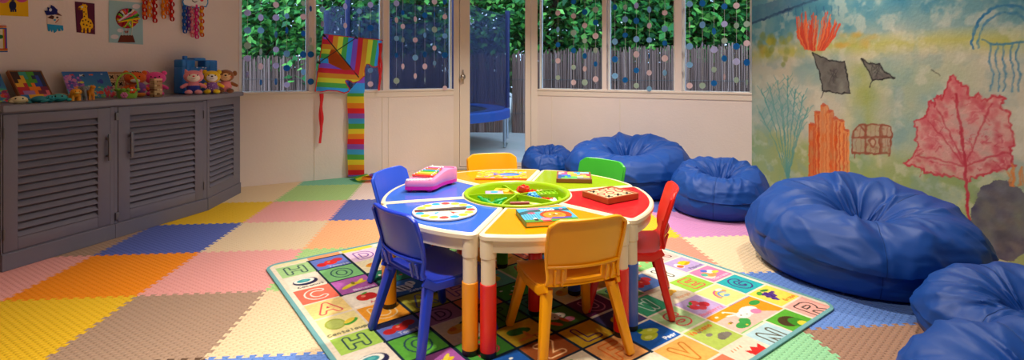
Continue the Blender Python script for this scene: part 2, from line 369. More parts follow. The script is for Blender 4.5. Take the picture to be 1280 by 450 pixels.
# ------------------------------------------------------------------ right wall with the painted sea mural
def mural():
    cv = Canvas(2.75, 2.2, .0052, 'CFC8B0')
    h, w = cv.nv, cv.nu
    def q(px, py): return MU.sz(px, py)
    def P(*pts): return [q(*p) for p in pts]
    n1, n2, n3, n4 = (fbm(h, w, c, s) for c, s in ((70, 1), (30, 9), (110, 17), (14, 25)))
    U, V = np.meshgrid(cv.u, cv.v)
    def wash(mask, col):
        m = np.clip(mask, 0, 1)[..., None]; cv.a = cv.a * (1 - m) + hexc(col) * m
    top = np.clip((V - 1.33) / .22, 0, 1)                               # the water at the top
    wash(.9 * np.clip((V - 1.2 + .5 * (n1 - .5)) / .28, 0, 1) * (.55 + .7 * n2), '4E93A6')
    wash(.8 * top * n2 * 1.1, '3F7E9A')
    wash(.95 * np.clip(1 - np.abs(V - (1.26 + .12 * (n3 - .5))) / .09, 0, 1) * (.3 + n1), 'C6C25A')
    wash(.55 * np.clip((n3 - .45) * 5, 0, 1) * np.clip((1.25 - V) / .2, 0, 1), '9FB58C')
    wash(.6 * np.clip((n1 - .52) * 5, 0, 1) * np.clip((1.3 - V) / .2, 0, 1), '86AFAE')
    wash(.55 * np.clip((.62 - V + .3 * (n2 - .5)) / .2, 0, 1), '86A048')
    wash(.45 * np.clip((n4 - .52) * 6, 0, 1), 'E2DCC6'); wash(.35 * np.clip((fbm(h, w, 22, 91) - .55) * 6, 0, 1), '7FA3A4')
    wash(.4 * np.clip((.35 - U) / .2, 0, 1) * n1 * 1.2, '7CB2B4')
    wash(.85 * np.clip(1 - np.abs(U - 1.12 - .25 * (n1 - .5)) / .2, 0, 1) * np.clip((1.2 - V) / .1, 0, 1) * n2 * 1.3, 'A9B45C')
    rg = random.Random(4); tx = .25 + 1.1 * n4; cv.warp(.022, 6, 60)
    # dark hull and waterline, top left
    cv.poly(P((941, 8), (1042, -18), (1042, -8), (990, 14), (941, 30)), '4A7390', .7, tx); cv.line(P((941, 29), (985, 12), (1050, -12)), .02, '2D4668', .8, tx)
    for k in range(8): cv.line(P((985 + k * 9, 8), (986 + k * 9, 20)), .008, '356488', .6)
    # bush and orange coral
    for k in range(26):
        x, y = rg.uniform(950, 990), rg.uniform(45, 82); c = q(x, y); cv.ell(c, (rg.uniform(.03, .06),) * 2, rg.choice(['A2A23C', 'C4BC4C', '7F8F3A', 'B69A3C']), al=.6, tex=tx, soft=.5)
    for k in range(70):
        x = rg.uniform(995, 1050); a = (x - 1022) / 30; y1 = rg.uniform(15, 40)
        cv.line(P((1018 + a * 14, 62), (1020 + a * 26, 45), (x, y1)), rg.uniform(.006, .016), rg.choice(['E4573A', 'F07A4A', 'D94832']), .8, tx + .3)
    for k in range(16): cv.ell(q(rg.uniform(1050, 1095), rg.uniform(42, 58)), (.06, .03), rg.choice(['C9983C', 'B8A63C', 'D6B058']), al=.4, soft=.8)
    # rays
    for pts, tail in (([(1016, 66), (1036, 75), (1056, 77), (1060, 100), (1063, 117), (1046, 116), (1028, 113), (1025, 92)], [(1030, 112), (1027, 122)]),
                      ([(1077, 73), (1087, 80), (1099, 80), (1106, 90), (1119, 97), (1104, 99), (1091, 100), (1086, 90)], [(1092, 99), (1088, 109)])):
        cv.poly(P(*pts), '77736C', .85, tx + .3); cv.line(P(*(pts + pts[:1])), .009, '2C2A2C', .95); cv.line(P(*tail), .007, '2C2A2C', .9)
        c = np.mean(P(*pts), 0)
        for k in range(14): cv.line([c + np.array([rg.uniform(-.05, .05), rg.uniform(-.06, .06)]), c + np.array([rg.uniform(-.05, .05), rg.uniform(-.06, .06)])], .005, '3E3B3C', .5)
    cv.line(P((1166, 88), (1175, 95)), .008, '5B5B50', .8)
    # teal branching plant, left
    base = (985, 225)
    for k, (x, y) in enumerate([(952, 112), (962, 108), (972, 100), (985, 95), (995, 112), (1005, 118), (1010, 135), (950, 140), (1002, 150), (978, 130)]):
        m = ((base[0] * .55 + x * .45), base[1] * .45 + y * .55); L = P(base, m, (x, y)); cv.line(L, .011, '5E9C98', .75, tx + .2)
        for t in (.35, .55, .75, .9):
            sx, sy = m[0] + (x - m[0]) * t, m[1] + (y - m[1]) * t
            for d in (-1, 1): cv.line(P((sx, sy), (sx + d * rg.uniform(4, 9), sy - rg.uniform(7, 14))), .007, '6BA8A2', .7, tx + .2)
    # orange tube coral
    for x0, x1, yt in ((1011, 1020, 155), (1018, 1027, 140), (1025, 1036, 131), (1033, 1042, 138), (1040, 1050, 148), (1047, 1056, 150), (1054, 1062, 163)):
        cv.poly(P((x0, yt), (x1, yt), (x1, 224), (x0, 224)), rg.choice(['E0854E', 'E8965A', 'DC7440']), .85, tx + .35)
        for k in range(4): x = rg.uniform(x0, x1); cv.line(P((x, yt + 4), (x, 222)), .006, rg.choice(['C9492A', 'F2A868']), .7)
        cv.ell(q((x0 + x1) / 2, yt), (.022, .012), 'D0583A', al=.8)
    # treasure chest
    br = '9A5A44'
    cv.poly(P((1066, 170), (1072, 158), (1105, 155), (1114, 163), (1115, 190), (1068, 193)), 'BE9478', .55, tx + .2)
    for L in ([(1066, 172), (1066, 192), (1113, 191), (1115, 166), (1113, 158), (1105, 155), (1074, 157), (1067, 163), (1066, 172)], [(1066, 172), (1115, 171)], [(1082, 172), (1082, 157)], [(1082, 192), (1082, 172)], [(1100, 171), (1101, 156)], [(1100, 191), (1100, 171)],
              [(1074, 157), (1082, 165), (1082, 172)], [(1069, 193), (1069, 197)], [(1112, 191), (1112, 195)]): cv.line(P(*L), .012, br, .85, tx + .3)
    for x in (1070, 1076, 1088, 1094, 1106, 1110): cv.line(P((x, 174), (x, 190)), .006, br, .55, tx)
    for x in (1075, 1088, 1094, 1108): cv.line(P((x, 170), (x + 1, 158)), .006, br, .55, tx)
    for k in range(40): x, y = rg.uniform(1067, 1114), rg.uniform(158, 191); cv.ell(q(x, y), (.014, .01), rg.choice(['8C4E3A', 'A86850', 'D0A88A']), al=.45, soft=.6)
    cv.line(P((1082, 192), (1082, 157)), .02, br, .7, tx + .2); cv.line(P((1101, 191), (1102, 156)), .02, br, .7, tx + .2); cv.line(P((1067, 172), (1114, 171)), .018, br, .7, tx + .2)
    cv.ell(q(1091, 178), (.03, .035), br, al=.8); cv.ell(q(1091, 178), (.016, .02), 'CDB394', al=.9)
    # pink leaf-shaped coral
    def jag(L, a, n=3):
        o = []
        for (x0, y0), (x1, y1) in zip(L, L[1:] + L[:1]):
            for k in range(n): t = k / n; o.append((x0 + (x1 - x0) * t + (rg.uniform(-a, a) if k else 0), y0 + (y1 - y0) * t + (rg.uniform(-a, a) if k else 0)))
        return o
    leaf = [(1208, 228), (1196, 222), (1178, 219), (1160, 216), (1150, 209), (1130, 204), (1139, 197), (1147, 188), (1145, 176), (1148, 163), (1143, 152), (1158, 146), (1160, 127), (1168, 133), (1171, 119), (1178, 124), (1185, 106), (1192, 93), (1198, 104), (1208, 108), (1211, 122), (1222, 117), (1227, 127),
            (1240, 120), (1256, 122), (1252, 136), (1264, 143), (1262, 160), (1269, 176), (1262, 192), (1270, 208), (1254, 211), (1240, 215), (1222, 219)]
    leaf = jag(leaf, 2.6, 4); cv.poly(P(*leaf), 'E2A196', .85, tx + .3); cv.poly(P(*leaf), 'D4606A', .75, np.clip((n4 - .5) * 5, 0, 1)); cv.line(P(*(leaf + leaf[:1])), .010, 'CC4650', .85, tx + .3)
    for k in range(150): x, y = rg.choice(leaf); t = rg.uniform(0, .35); cv.ell(q(x + (1206 - x) * t, y + (180 - y) * t), (rg.uniform(.012, .03),) * 2, rg.choice(['D0525E', 'E08A84', 'C84450']), al=.4, soft=.7)
    for k in range(110):
        t = rg.random(); x, y = rg.uniform(1146, 1262), rg.uniform(118, 214)
        if abs(x - 1205) < (y - 90) * .62 and y < 214: cv.line(P((x, y), (x + rg.uniform(-7, 7), y + rg.uniform(-3, 6)), (x + rg.uniform(-9, 9), y + rg.uniform(0, 9))), .005, rg.choice(['C63E4C', 'D4606A', 'EAB0A6']), .65)
    cv.line(P((1195, 118), (1203, 170), (1208, 228), (1212, 285)), .016, 'C44450', .85, tx + .4)
    for e in ((1160, 150), (1147, 195), (1240, 130), (1262, 190), (1172, 135)): cv.line(P((1206, 208), ((1206 + e[0]) / 2, (200 + e[1]) / 2 + 2), e), .009, 'C63E4C', .7)
    # blue jellyfish
    for r, a in ((1, .85), (.8, .5)): cv.line([tuple(np.array(q(1256, 52)) + np.array(p)) for p in arc(0, 0, .16 * r, .20 * r, -10, 190, 16)], .013, '3F7FA6', a, tx + .3)
    cv.line(P((1229, 50), (1245, 56), (1280, 52)), .012, '3F7FA6', .8)
    for x in (1240, 1248, 1256, 1266, 1274): cv.line(P((x, 54), (x - 3, 75), (x + 2, 92), (x - 1, 115)), .009, '4A86A8', .75, tx + .2)
    # grey rock, orange weed
    cv.poly(P((1213, 285), (1215, 262), (1225, 236), (1244, 224), (1266, 227), (1280, 240), (1292, 270), (1285, 315), (1262, 327), (1235, 318), (1218, 305)), '6E6C72', .85, tx + .35)
    for k in range(60): cv.ell(q(rg.uniform(1222, 1280), rg.uniform(238, 315)), (rg.uniform(.02, .06), rg.uniform(.02, .05)), rg.choice(['58565E', '86848A', '7A706A']), al=.45, soft=.8)
    for k in range(14): x = rg.uniform(1262, 1285); cv.line(P((x, 232), (x + rg.uniform(-4, 4), rg.uniform(205, 218))), .007, 'E08A4A', .8)
    T = MU.mat(0, 0, .002) @ RX(PI / 2)
    g = cv.mesh('wall_right', T, paint_mat('mural_paint', .75, (50, .15), .2))
    return g
wr = mural(); bmw = bmesh.new(); bmw.from_mesh(wr.data); cl = bmw.verts.layers.float_color['pigment']
mk = len(bmw.verts)
t = B(MU.mat()); t.bx(0, MU.L, 0, WT, -.1, CEIL); me_ = bpy.data.meshes.new('t'); t.bm.to_mesh(me_); t.bm.free(); bmw.from_mesh(me_)
bmw.verts.ensure_lookup_table(); cc = lin('B9B08E')
for v in bmw.verts[mk:]: v[cl] = (*cc, 1)
bmw.to_mesh(wr.data); bmw.free(); tag(wr, kind='structure')

# ------------------------------------------------------------------ foam mats
MOX, MOY, MS, MTH = -2.033, 4.873, .5985, .092
MC, MSN = math.cos(MTH), math.sin(MTH)
def MP(i, j): return Vector((MOX + MS * (i * MC + j * MSN), MOY + MS * (i * MSN - j * MC)))
def medge(p, q):
    d = q - p; nn = Vector((-d.y, d.x)).normalized(); N = 12; a = .009; out = [p]
    for k in range(N):
        for t, s in ((.30, -a), (.21, a), (.79, a), (.70, -a)): out.append(p + d * ((k + t) / N) + nn * s)
    return out                                       # end point left to the next edge
def clip(poly, halves):
    for p, n_ in halves:
        out = []
        for i in range(len(poly)):
            A, C = poly[i - 1], poly[i]; da, dc = (A - p).dot(n_), (C - p).dot(n_)
            if (da >= 0) != (dc >= 0): out.append(A + (C - A) * (da / (da - dc)))
            if dc >= 0: out.append(C)
        poly = out
        if len(poly) < 3: return []
    return poly
HALF = [(f.a + f.n * .004, f.n) for f in (ART, LF, DF, RF, MU, BK)]
def foam(h):
    nm = 'foam_' + h
    if nm in MATS: return MATS[nm]
    m = mat(nm, h, .62, .3); nt = m.node_tree; b_ = nt.nodes['Principled BSDF']
    tc = nt.nodes.new('ShaderNodeTexCoord'); sp = nt.nodes.new('ShaderNodeSeparateXYZ'); nt.links.new(tc.outputs['Object'], sp.inputs[0])
    def mth(op, a, c=None):
        x = nt.nodes.new('ShaderNodeMath'); x.operation = op
        for k, q in enumerate((a, c)):
            if q is None: continue
            if isinstance(q, (int, float)): x.inputs[k].default_value = q
            else: nt.links.new(q, x.inputs[k])
        return x.outputs[0]
    kx, ky = 2 * PI / .040, 2 * PI / .030
    pr = mth('MULTIPLY', mth('SINE', mth('MULTIPLY', sp.outputs['X'], kx)), mth('SINE', mth('MULTIPLY', sp.outputs['Y'], ky)))
    hh = mth('SMOOTH_MIN', mth('MAXIMUM', pr, 0.0), .45)
    bp = nt.nodes.new('ShaderNodeBump'); bp.inputs['Strength'].default_value = 1.0; bp.inputs['Distance'].default_value = .008
    nt.links.new(hh, bp.inputs['Height']); nt.links.new(bp.outputs['Normal'], b_.inputs['Normal'])
    return m
YEL, TAU, ORA, PNK, CRM, IND, LIM, TEA, PAL, PEA, SAL, PUR, GRN, BRN, BLU = 'E9B91F', 'A88A74', 'F28A0C', 'E9A09A', 'E4C8A2', '5563AC', 'A6CB80', '78C0A2', 'EDD5CD', 'F2AE7A', 'EF8C74', 'C887B8', '8FCB98', '9E7862', '6488CE'
TILES = {
 (-1, -1): (CRM, 'cream foam mat cut off along the left bay wall, beside the lime mat'), (0, -1): (TEA, 'teal green foam mat against the wall under the rainbow kite tail'), (1, -1): (PAL, 'pale pink foam mat cut along the wall, right of the teal one'),
 (2, -1): (YEL, 'yellow foam mat cut off at the wall behind the blue chair'),
 (-2, 0): (YEL, 'yellow foam mat under the angled end of the grey cupboards'), (-1, 0): (CRM, 'cream foam mat between the yellow and lime mats near the cupboard end'), (0, 0): (LIM, 'lime green foam mat in front of the teal one'), (1, 0): (PAL, 'pale pink foam mat right of the lime green one'),
 (2, 0): (TEA, 'teal foam mat behind the back left blue chair'), (3, 0): (PNK, 'pink foam mat before the glazed garden door'), (4, 0): (LIM, 'lime foam mat under the middle of the far blue bean bag'),
 (-2, 1): (TAU, 'taupe foam mat showing beside the cupboard base behind the indigo mat'), (-1, 1): (YEL, 'golden yellow foam mat at the bend of the grey cupboards'), (0, 1): (PNK, 'pink foam mat between the golden yellow and blue ones'), (1, 1): (IND, 'violet blue foam mat behind the back left blue chair'),
 (2, 1): (CRM, 'cream foam mat under the table, right of the violet blue one'), (3, 1): (LIM, 'lime green foam mat behind the round table'), (4, 1): (PEA, 'peach orange foam mat under the green chair'), (5, 1): (IND, 'indigo foam mat between the far bean bags'),
 (-2, 2): (TAU, 'taupe foam mat along the foot of the grey cupboards'), (-1, 2): (IND, 'indigo foam mat between golden yellow and orange mats'), (0, 2): (CRM, 'off-white foam mat between indigo and peach orange mats'), (1, 2): (PEA, 'peach orange foam mat left of the round table'),
 (2, 2): (YEL, 'yellow foam mat under the left of the round table'), (3, 2): (PNK, 'pink foam mat under the back of the round table'), (4, 2): (YEL, 'yellow foam mat showing behind the red chair'), (5, 2): (PUR, 'lilac foam mat in front of the tied bean bag'), (6, 2): (PEA, 'tan foam mat between tied bean bag and mural'),
 (-3, 3): (TAU, 'taupe foam mat under the left grey cupboard'), (-2, 3): (PNK, 'coral pink foam mat at the foot of the left cupboard'), (-1, 3): (ORA, 'bright orange foam mat'), (0, 3): (PNK, 'pink foam mat between orange mat and alphabet rug corner'), (1, 3): (LIM, 'light green foam mat under the top left corner of the rug'),
 (4, 3): (SAL, 'salmon foam mat along the right edge of the alphabet rug'), (5, 3): (CRM, 'cream foam mat left of the biggest bean bag'), (6, 3): (TAU, 'taupe foam mat under the biggest bean bag'),
 (-2, 4): (YEL, 'yellow foam mat in the left corner, cut by the picture edge'), (-1, 4): (YEL, 'large bright yellow foam mat in front of the orange one'), (0, 4): (TAU, 'large taupe brown foam mat in front of the pink one'), (1, 4): (CRM, 'cream foam mat along the left edge of the alphabet rug'),
 (5, 4): (BLU, 'sky blue foam mat between the rug corner and the biggest bean bag'), (6, 4): (BLU, 'sky blue foam mat in front of the biggest bean bag'), (7, 4): (PNK, 'pink foam mat under the bean bags at the right'),
 (1, 5): (BLU, 'blue foam mat at the bottom beside the rug'), (4, 5): (GRN, 'mint green foam mat at the right corner of the alphabet rug'), (5, 5): (BRN, 'brown foam mat in front of the right edge bean bag'), (6, 5): (YEL, 'yellow foam mat under the bean bag at the right edge'),
 (5, 6): (PEA, 'peach foam mat nearest the camera at the right'),
}
for (i, j), (c, lab) in TILES.items():
    p = [MP(i, j + 1), MP(i + 1, j + 1), MP(i + 1, j), MP(i, j)]      # bl, br, tr, tl
    out = medge(p[0], p[1]); r_ = medge(p[1], p[2])
    t_ = medge(p[3], p[2]); l_ = medge(p[0], p[3])
    poly = out + r_ + [p[2]] + list(reversed(t_[1:])) + [p[3]] + list(reversed(l_[1:]))
    poly = clip(poly, HALF)
    if not poly: continue
    cen = (p[0] + p[2]) / 2; R2 = Matrix.Rotation(-MTH, 2)
    loc = [R2 @ (q - cen) for q in poly]
    b = B(); b.prism([(q.x, q.y) for q in loc], -.0115, 0)
    o = b.done('foam_mat', foam(c), smooth=0); o.location = (cen.x, cen.y, 0); o.rotation_euler.z = MTH
    tag(o, lab, 'floor mat', 'interlocking foam mats')

# ------------------------------------------------------------------ alphabet rug
RA, RANG = Vector((-1.3637, 2.8467)), math.radians(36.96)
Rv = Vector((math.sin(RANG), -math.cos(RANG))); RW, RH = 2.0, 2.1
cols = [.03, .21, .405, .60, .80, 1.0, 1.21, 1.40, 1.59, 1.78, 1.97]
rows = [-.02, .065, .245, .437, .625, .80, .998, 1.15, 1.335, 1.503, 1.66, 1.83, 2.0, 2.18]
def rug():
    cv = Canvas(RW, RH, .0037, 'EBDCC6'); rg = random.Random(3)
    def cell(i, j, i1=None, j1=None, pad=.006):
        i1 = i if i1 is None else i1; j1 = j if j1 is None else j1
        sh = -.045 * max(0, ((i + i1) / 2 - 5) / 4)
        return cols[i] + pad, RH - (rows[j1 + 2] + sh) + pad, cols[i1 + 1] - pad, RH - (rows[j + 1] + sh) - pad
    for i, j, i1, j1 in ((1, 0, 1, 2), (1, 5, 1, 7), (2, 2, 3, 4), (3, 5, 4, 7), (3, 8, 4, 9), (2, 8, 2, 9), (6, 2, 7, 4), (4, 1, 5, 3)):
        cv.rect(*cell(i, j, i1, j1, -.008), '1E3040')
    def letter(x0, y0, x1, y1, ch, col, bg):
        h = (y1 - y0) * .56; wd = h / 1.4; cx = (x0 + x1) / 2 - wd * .55; cy = y0 + (y1 - y0) * .22
        k = wd * 1.1
        for ww, c in ((.034, col), (.020, bg)):
            for st in GL[ch]: cv.line([(cx + p[0] * k, cy + p[1] * h / 1.4) for p in st], ww, c)
    def blobs(x0, y0, x1, y1, items):
        w, h = x1 - x0, y1 - y0
        for it in items: cv.ell((x0 + it[0] * w, y0 + it[1] * h), (it[2] * w, it[3] * h), it[4], it[5] if len(it) > 5 else 0)
    FR = {
     'coconut': [(.5, .48, .36, .27, '2B2A4C'), (.48, .55, .30, .19, 'F0EEE2'), (.47, .55, .2, .12, '3E98A0'), (.5, .57, .1, .06, '5DB4B0')],
     'tomato': [(.22, .42, .15, .17, 'C8282C'), (.5, .5, .19, .22, 'D8302C'), (.74, .62, .16, .17, 'C4343C'), (.5, .68, .05, .03, '4C8A34'), (.46, .55, .05, .05, 'F08070')],
     'banana': [(.3, .45, .2, .09, 'F0D034', .5), (.45, .52, .24, .1, 'F4DC48', .3), (.65, .56, .22, .09, 'EBC62E', .1), (.72, .66, .16, .06, 'F4DC48', .8), (.5, .62, .05, .1, '8A7A2A')],
     'apple': [(.42, .55, .2, .24, 'D8382E'), (.56, .55, .2, .24, 'C92C2A'), (.5, .8, .1, .05, '58A038', .5), (.42, .62, .06, .07, 'F08A70')],
     'melon': [(.36, .58, .25, .27, 'A8B44C'), (.36, .58, .2, .22, 'B8C468'), (.74, .5, .22, .1, '4CA43C', .55), (.72, .56, .18, .08, 'F0D048', .55)],
     'mango': [(.42, .55, .25, .17, 'EEA838', .3), (.6, .6, .2, .14, 'F0BC48', -.3), (.35, .6, .1, .08, 'E88030', .3), (.7, .78, .1, .04, '2C4030', .4)],
     'rasp': [(.3, .55, .14, .15, 'D83844'), (.52, .72, .13, .14, 'E04850'), (.66, .5, .16, .15, 'CC303C'), (.45, .4, .13, .12, 'D84450'), (.4, .76, .1, .05, '4C9438', .6), (.22, .68, .07, .04, '4C9438', 1)],
     'pear': [(.42, .45, .24, .17, 'B4BC30', .1), (.56, .62, .24, .13, 'C4CC3C', -.3), (.44, .78, .1, .06, '2F7C3C', .2), (.36, .42, .1, .07, 'D8DC60'), (.62, .64, .07, .05, 'DCE070')],
     'grape': [(.3 + .09 * a + .045 * (k % 2), .72 - .085 * k, .06, .06, ('4A2A74', '5C3A8C')[(a + k) % 2]) for k in range(6) for a in range(5 - abs(k - 1) if k else 3)] + [(.3, .82, .14, .08, '4C9A38', .4), (.6, .84, .15, .07, '3F8A34', -.2)],
     'papaya': [(.58, .58, .23, .18, 'F0C420'), (.66, .5, .2, .06, 'C49A18', .2), (.25, .5, .14, .2, 'F2EDE2'), (.25, .45, .12, .12, 'E4683C')],
     'ice': [(.3, .4, .2, .22, 'EADBC4'), (.45, .5, .22, .24, 'F09A5C'), (.62, .62, .15, .14, 'F4F0EC'), (.5, .78, .12, .12, '5A70C8'), (.75, .5, .14, .1, 'F2D24C'), (.25, .55, .12, .12, '5CB49C')],
     'avo': [(.42, .62, .3, .24, '4A3A20'), (.55, .45, .22, .24, '3F8C28', .3), (.6, .36, .14, .12, 'D8D040')],
     'carrot': [(.5, .62, .24, .17, 'F2E6D6'), (.3, .82, .1, .05, 'F2E6D6', -.7), (.5, .86, .05, .11, 'F2E6D6'), (.66, .3, .14, .13, 'D880A0'), (.52, .34, .06, .16, 'E07030', .3), (.24, .3, .07, .2, 'E0602C', .6), (.42, .6, .02, .03, '302020'), (.58, .58, .02, .03, '302020')],
     'tree': [(.4, .6, .26, .16, '2F7434'), (.3, .66, .16, .12, '3A8038'), (.55, .56, .16, .12, '2C6C30'), (.5, .34, .05, .2, 'D8923C'), (.45, .2, .3, .06, 'E89C40')],
     'flowers': [(.25, .7, .05, .05, 'F0F0E8'), (.5, .5, .05, .05, 'F0F0E8'), (.7, .75, .05, .05, 'F0F0E8'), (.35, .3, .05, .05, 'E86848'), (.75, .35, .05, .05, 'E86848')],
     'cloud': [(.68, .32, .17, .13, '7C7468'), (.56, .28, .12, .1, '7C7468'), (.8, .3, .12, .1, '857C70'), (.42, .55, .1, .07, '857C70'), (.34, .78, .06, .045, '857C70')],
     'rainbow': [(.7, .72, .13, .08, 'F4ECD8'), (.58, .36, .12, .07, '7CB0D0')],
     'zebra': [(.4, .45, .3, .22, 'EDEDE8'), (.7, .65, .14, .18, 'EDEDE8'), (.3, .45, .025, .2, '202838', .3), (.42, .45, .025, .2, '202838', .3), (.54, .45, .025, .2, '202838', .3), (.7, .68, .02, .12, '202838', .3)],
     'duck': [(.5, .5, .25, .2, 'E0B83C'), (.62, .7, .14, .14, 'E8C450'), (.8, .68, .07, .03, 'D87830')],
    }
    def fruit(i, j, bg, k, txt=None, tc='8A8078', below=True):
        r = cell(i, j); cv.rect(*r, bg); blobs(*r, FR[k])
        if txt:
            hh = .019; L = len(txt) * hh / 1.4 * 1.35; x = r[2] - L - .008
            word(cv, txt, max(x, r[0] + .004), r[1] + .012, hh, tc, .0052)
    def let(i, j, bg, ch, col): r = cell(i, j); cv.rect(*r, bg); letter(*r, ch, col, bg)
    pal = ['8CC474', 'F0E2C4', 'EE7C5C', 'F4D280', '6FB8B0', 'B68AC4', 'F2A84C', '5C7CC0', 'E8A0A8', '4C9C78', 'C8CC64']
    for i in range(10):
        for j in range(-1, 12):
            bgc = pal[(i * 7 + j * 5) % 11]
            if (i + j) % 2: let(i, j, bgc, 'HOCADEGLMNPRSTUVY'[(i * 5 + j * 3) % 17], ['2C3A5C', 'D8383C', 'F4ECE0', '6A3A8C'][(i + j * 2) % 4])
            else: fruit(i, j, bgc, ['duck', 'apple', 'mango', 'tomato', 'flowers', 'papaya'][(i + 2 * j) % 6])
    A, M_ = 'F4DC8C', 'F2E4C8'
    for j0 in (0, 5, 10):
        let(0, j0, ('A9CF8C', 0, 'A8CC58')[0] if j0 == 0 else 'A8CC58', 'H', '2C4450')
        if j0 < 10: fruit(0, j0 + 1, 'F0E0CC', 'coconut', 'Coconut', '6A6660'); let(0, j0 + 2, 'F0705A', 'C', 'F8E8DC'); let(0, j0 + 3, 'F5D68A', 'A', 'DC4850'); fruit(0, j0 + 4, 'F3E29C', 'melon', 'Cantaloupe', '7A7A60')
    cv.rect(*cell(0, -1), 'E8E0B0'); cv.rect(*cell(1, -1), 'F0A070'); cv.rect(*cell(2, -1), 'F0DC50'); cv.rect(*cell(3, -1), 'F0ECE0')
    for j0 in (0, 5):
        fruit(1, j0, '6878C4', 'tomato', 'Tomato', 'C8C8E0'); let(1, j0 + 1, '84C47C' if j0 == 0 else '5CA83C', 'O', '2C4A58'); fruit(1, j0 + 2, 'B460AC', 'banana', 'Banana', 'E0C8E0'); fruit(1, j0 + 3, 'F3E6D4', 'apple', 'Apple', 'D87870'); let(1, j0 + 4, 'F2A030', 'U', 'F8DCA8')
        let(2, j0, 'EEC8E0' if j0 == 0 else 'A87498', 'D', '7848A0' if j0 == 0 else '3A1C44'); fruit(2, j0 + 1, 'F4E4BC', 'mango', 'Mango', 'D8A878')
    cv.rect(*cell(2, 2), '2C7A5C'); blobs(*cell(2, 2), FR['flowers']); fruit(2, 3, '3468AC', 'zebra', 'Zebra', 'D8E0F0'); let(2, 4, 'B4AC3C', 'A', '4C58A0')
    let(2, 7, '4C9A3C', 'B', 'E03858'); fruit(2, 8, '1F58A8', 'flowers'); let(2, 9, 'E8B860', 'N', '8A5030')
    let(3, 6, '48782C', 'T', '1C3018'); fruit(3, 7, 'D8B430', 'tree', 'Tree', '8A6A20'); let(3, 8, '9C5024', 'Z', 'F4C088'); fruit(3, 9, 'E8DCC0', 'apple', 'Apple')
    fruit(4, 5, '3F8A3C', 'flowers'); let(4, 6, '3F8478', 'D', '1C3C38'); fruit(4, 7, '4C7C38', 'carrot'); let(4, 8, 'CFA828', 'L', '3C2060'); let(4, 9, 'F0A860', 'F', 'E8742C')
    fruit(5, 6, 'F0D8A8', 'mango', 'Mango', 'B08040'); let(5, 7, '6A2C5C', 'U', 'D88AA8'); fruit(5, 8, '4A4474', 'duck'); fruit(5, 9, '1F5CB0', 'pear', 'Pear', 'F0F0F4'); let(5, 10, 'F5B45C', 'V', 'C87828')
    let(6, 8, '3C9C70', 'W', 'D0ECDC'); let(6, 9, 'B4D498', 'S', 'E0404C'); r = cell(6, 10); cv.rect(*r, 'B4C85C'); blobs(*r, FR['cloud']); word(cv, 'Volcano', r[0] + .012, r[3] - .034, .022, 'D87430', .006)
    r = cell(6, 11); cv.rect(*r, 'F0DCC4'); cv.poly([(r[0] + .08, r[3] - .1), (r[0] + .16, r[3] - .1), (r[0] + .17, r[3] - .05), (r[0] + .14, r[3] - .065), (r[0] + .12, r[3] - .045), (r[0] + .1, r[3] - .065), (r[0] + .075, r[3] - .05)], 'D8302C')
    for k in range(4): cv.line([(r[0] + .03 + .02 * k, r[3] - .03), (r[0] + .035 + .02 * k, r[3] - .02)], .005, 'E08050')
    fruit(7, 8, 'F4E6C8', 'mango', 'Mango', 'F0B890'); fruit(7, 9, 'BFA4D4', 'rasp', 'Raspberry', 'D87890'); r = cell(7, 10, 8, 10)
    cv.rect(*r, 'F2BCAC'); w, h = r[2] - r[0], r[3] - r[1]
    cv.poly([(r[0] + .0, r[3]), (r[2], r[3]), (r[2], r[1] + .0), (r[2] - .1 * w, r[1]), (r[0] + .55 * w, r[1] + .62 * h), (r[0] + .3 * w, r[1] + .7 * h), (r[0], r[1] + .72 * h)], 'F2981F')
    blobs(*r, [(.12, .85, .03, .04, 'F8EAD0'), (.3, .9, .03, .035, 'F8EAD0'), (.22, .2, .13, .14, '3E9A48'), (.32, .3, .08, .14, '3E9A48'), (.87, .7, .1, .12, '3F9A44'), (.6, .55, .16, .2, 'F6EEE2'), (.45, .5, .11, .17, 'F6EEE2'), (.32, .66, .09, .035, 'F6EEE2', 2.8), (.36, .78, .09, .035, 'F6EEE2', 2.3),
              (.66, .4, .08, .13, 'F080A8'), (.41, .52, .012, .02, '302020'), (.5, .46, .012, .02, '302020'), (.12, .45, .04, .04, 'E8C040'), (.12, .45, .01, .045, '402818'), (.15, .45, .01, .045, '402818'), (.25, .14, .02, .03, 'E8C040')])
    let(7, 11, 'B4D4DC', 'N', '4C3C20'); let(8, 7, 'F2ECDC', 'Y', '28302C'); let(8, 8, '9CCB48', 'E', 'E0484C')
    r = cell(8, 9); cv.rect(*r, 'F6E08C'); x, y = r[0] + .1, r[1] + .065
    for q_, c in ((.05, 'E0588C'), (.04, 'F0C040'), (.03, '6C9CD8')): cv.line([(x + p[0] * q_, y + p[1] * q_) for p in arc(0, 0, 1, 1, 30, 190)], .01, c)
    blobs(*r, FR['rainbow']); fruit(8, 11, '5CAC34', 'avo'); fruit(8, 6, '8CC474', 'flowers')
    let(9, 6, 'F0BCB4', 'R', '28302C'); fruit(9, 7, 'B8A0D0', 'papaya', 'Papaya', '7A6C90'); fruit(9, 8, 'F080AC', 'ice', 'Icecream', 'F4B8D0'); let(9, 9, '2FAEB4', 'G', '4A2C7C'); fruit(9, 10, 'F4D858', 'grape', 'Grape', 'E88830'); let(9, 11, 'F0ACA0', 'R', '28302C')
    wv = fbm(cv.nv, cv.nu, 3, 5, 2)[..., None]; cv.a *= .89 + .1 * wv            # woven pile
    d = .014
    for r in ((0, 0, RW, d), (0, RH - d, RW, RH), (0, 0, d, RH), (RW - d, 0, RW, RH)): cv.rect(*r, '6FA3A6')
    org = RA + Rv * RH; T = TR(org.x, org.y, .008) @ RZ(RANG)
    root = thing('alphabet_rug', 'alphabet play rug with letter and fruit squares and teal edging under the table', 'rug', (org.x, org.y, .002), RANG)
    rc = .07
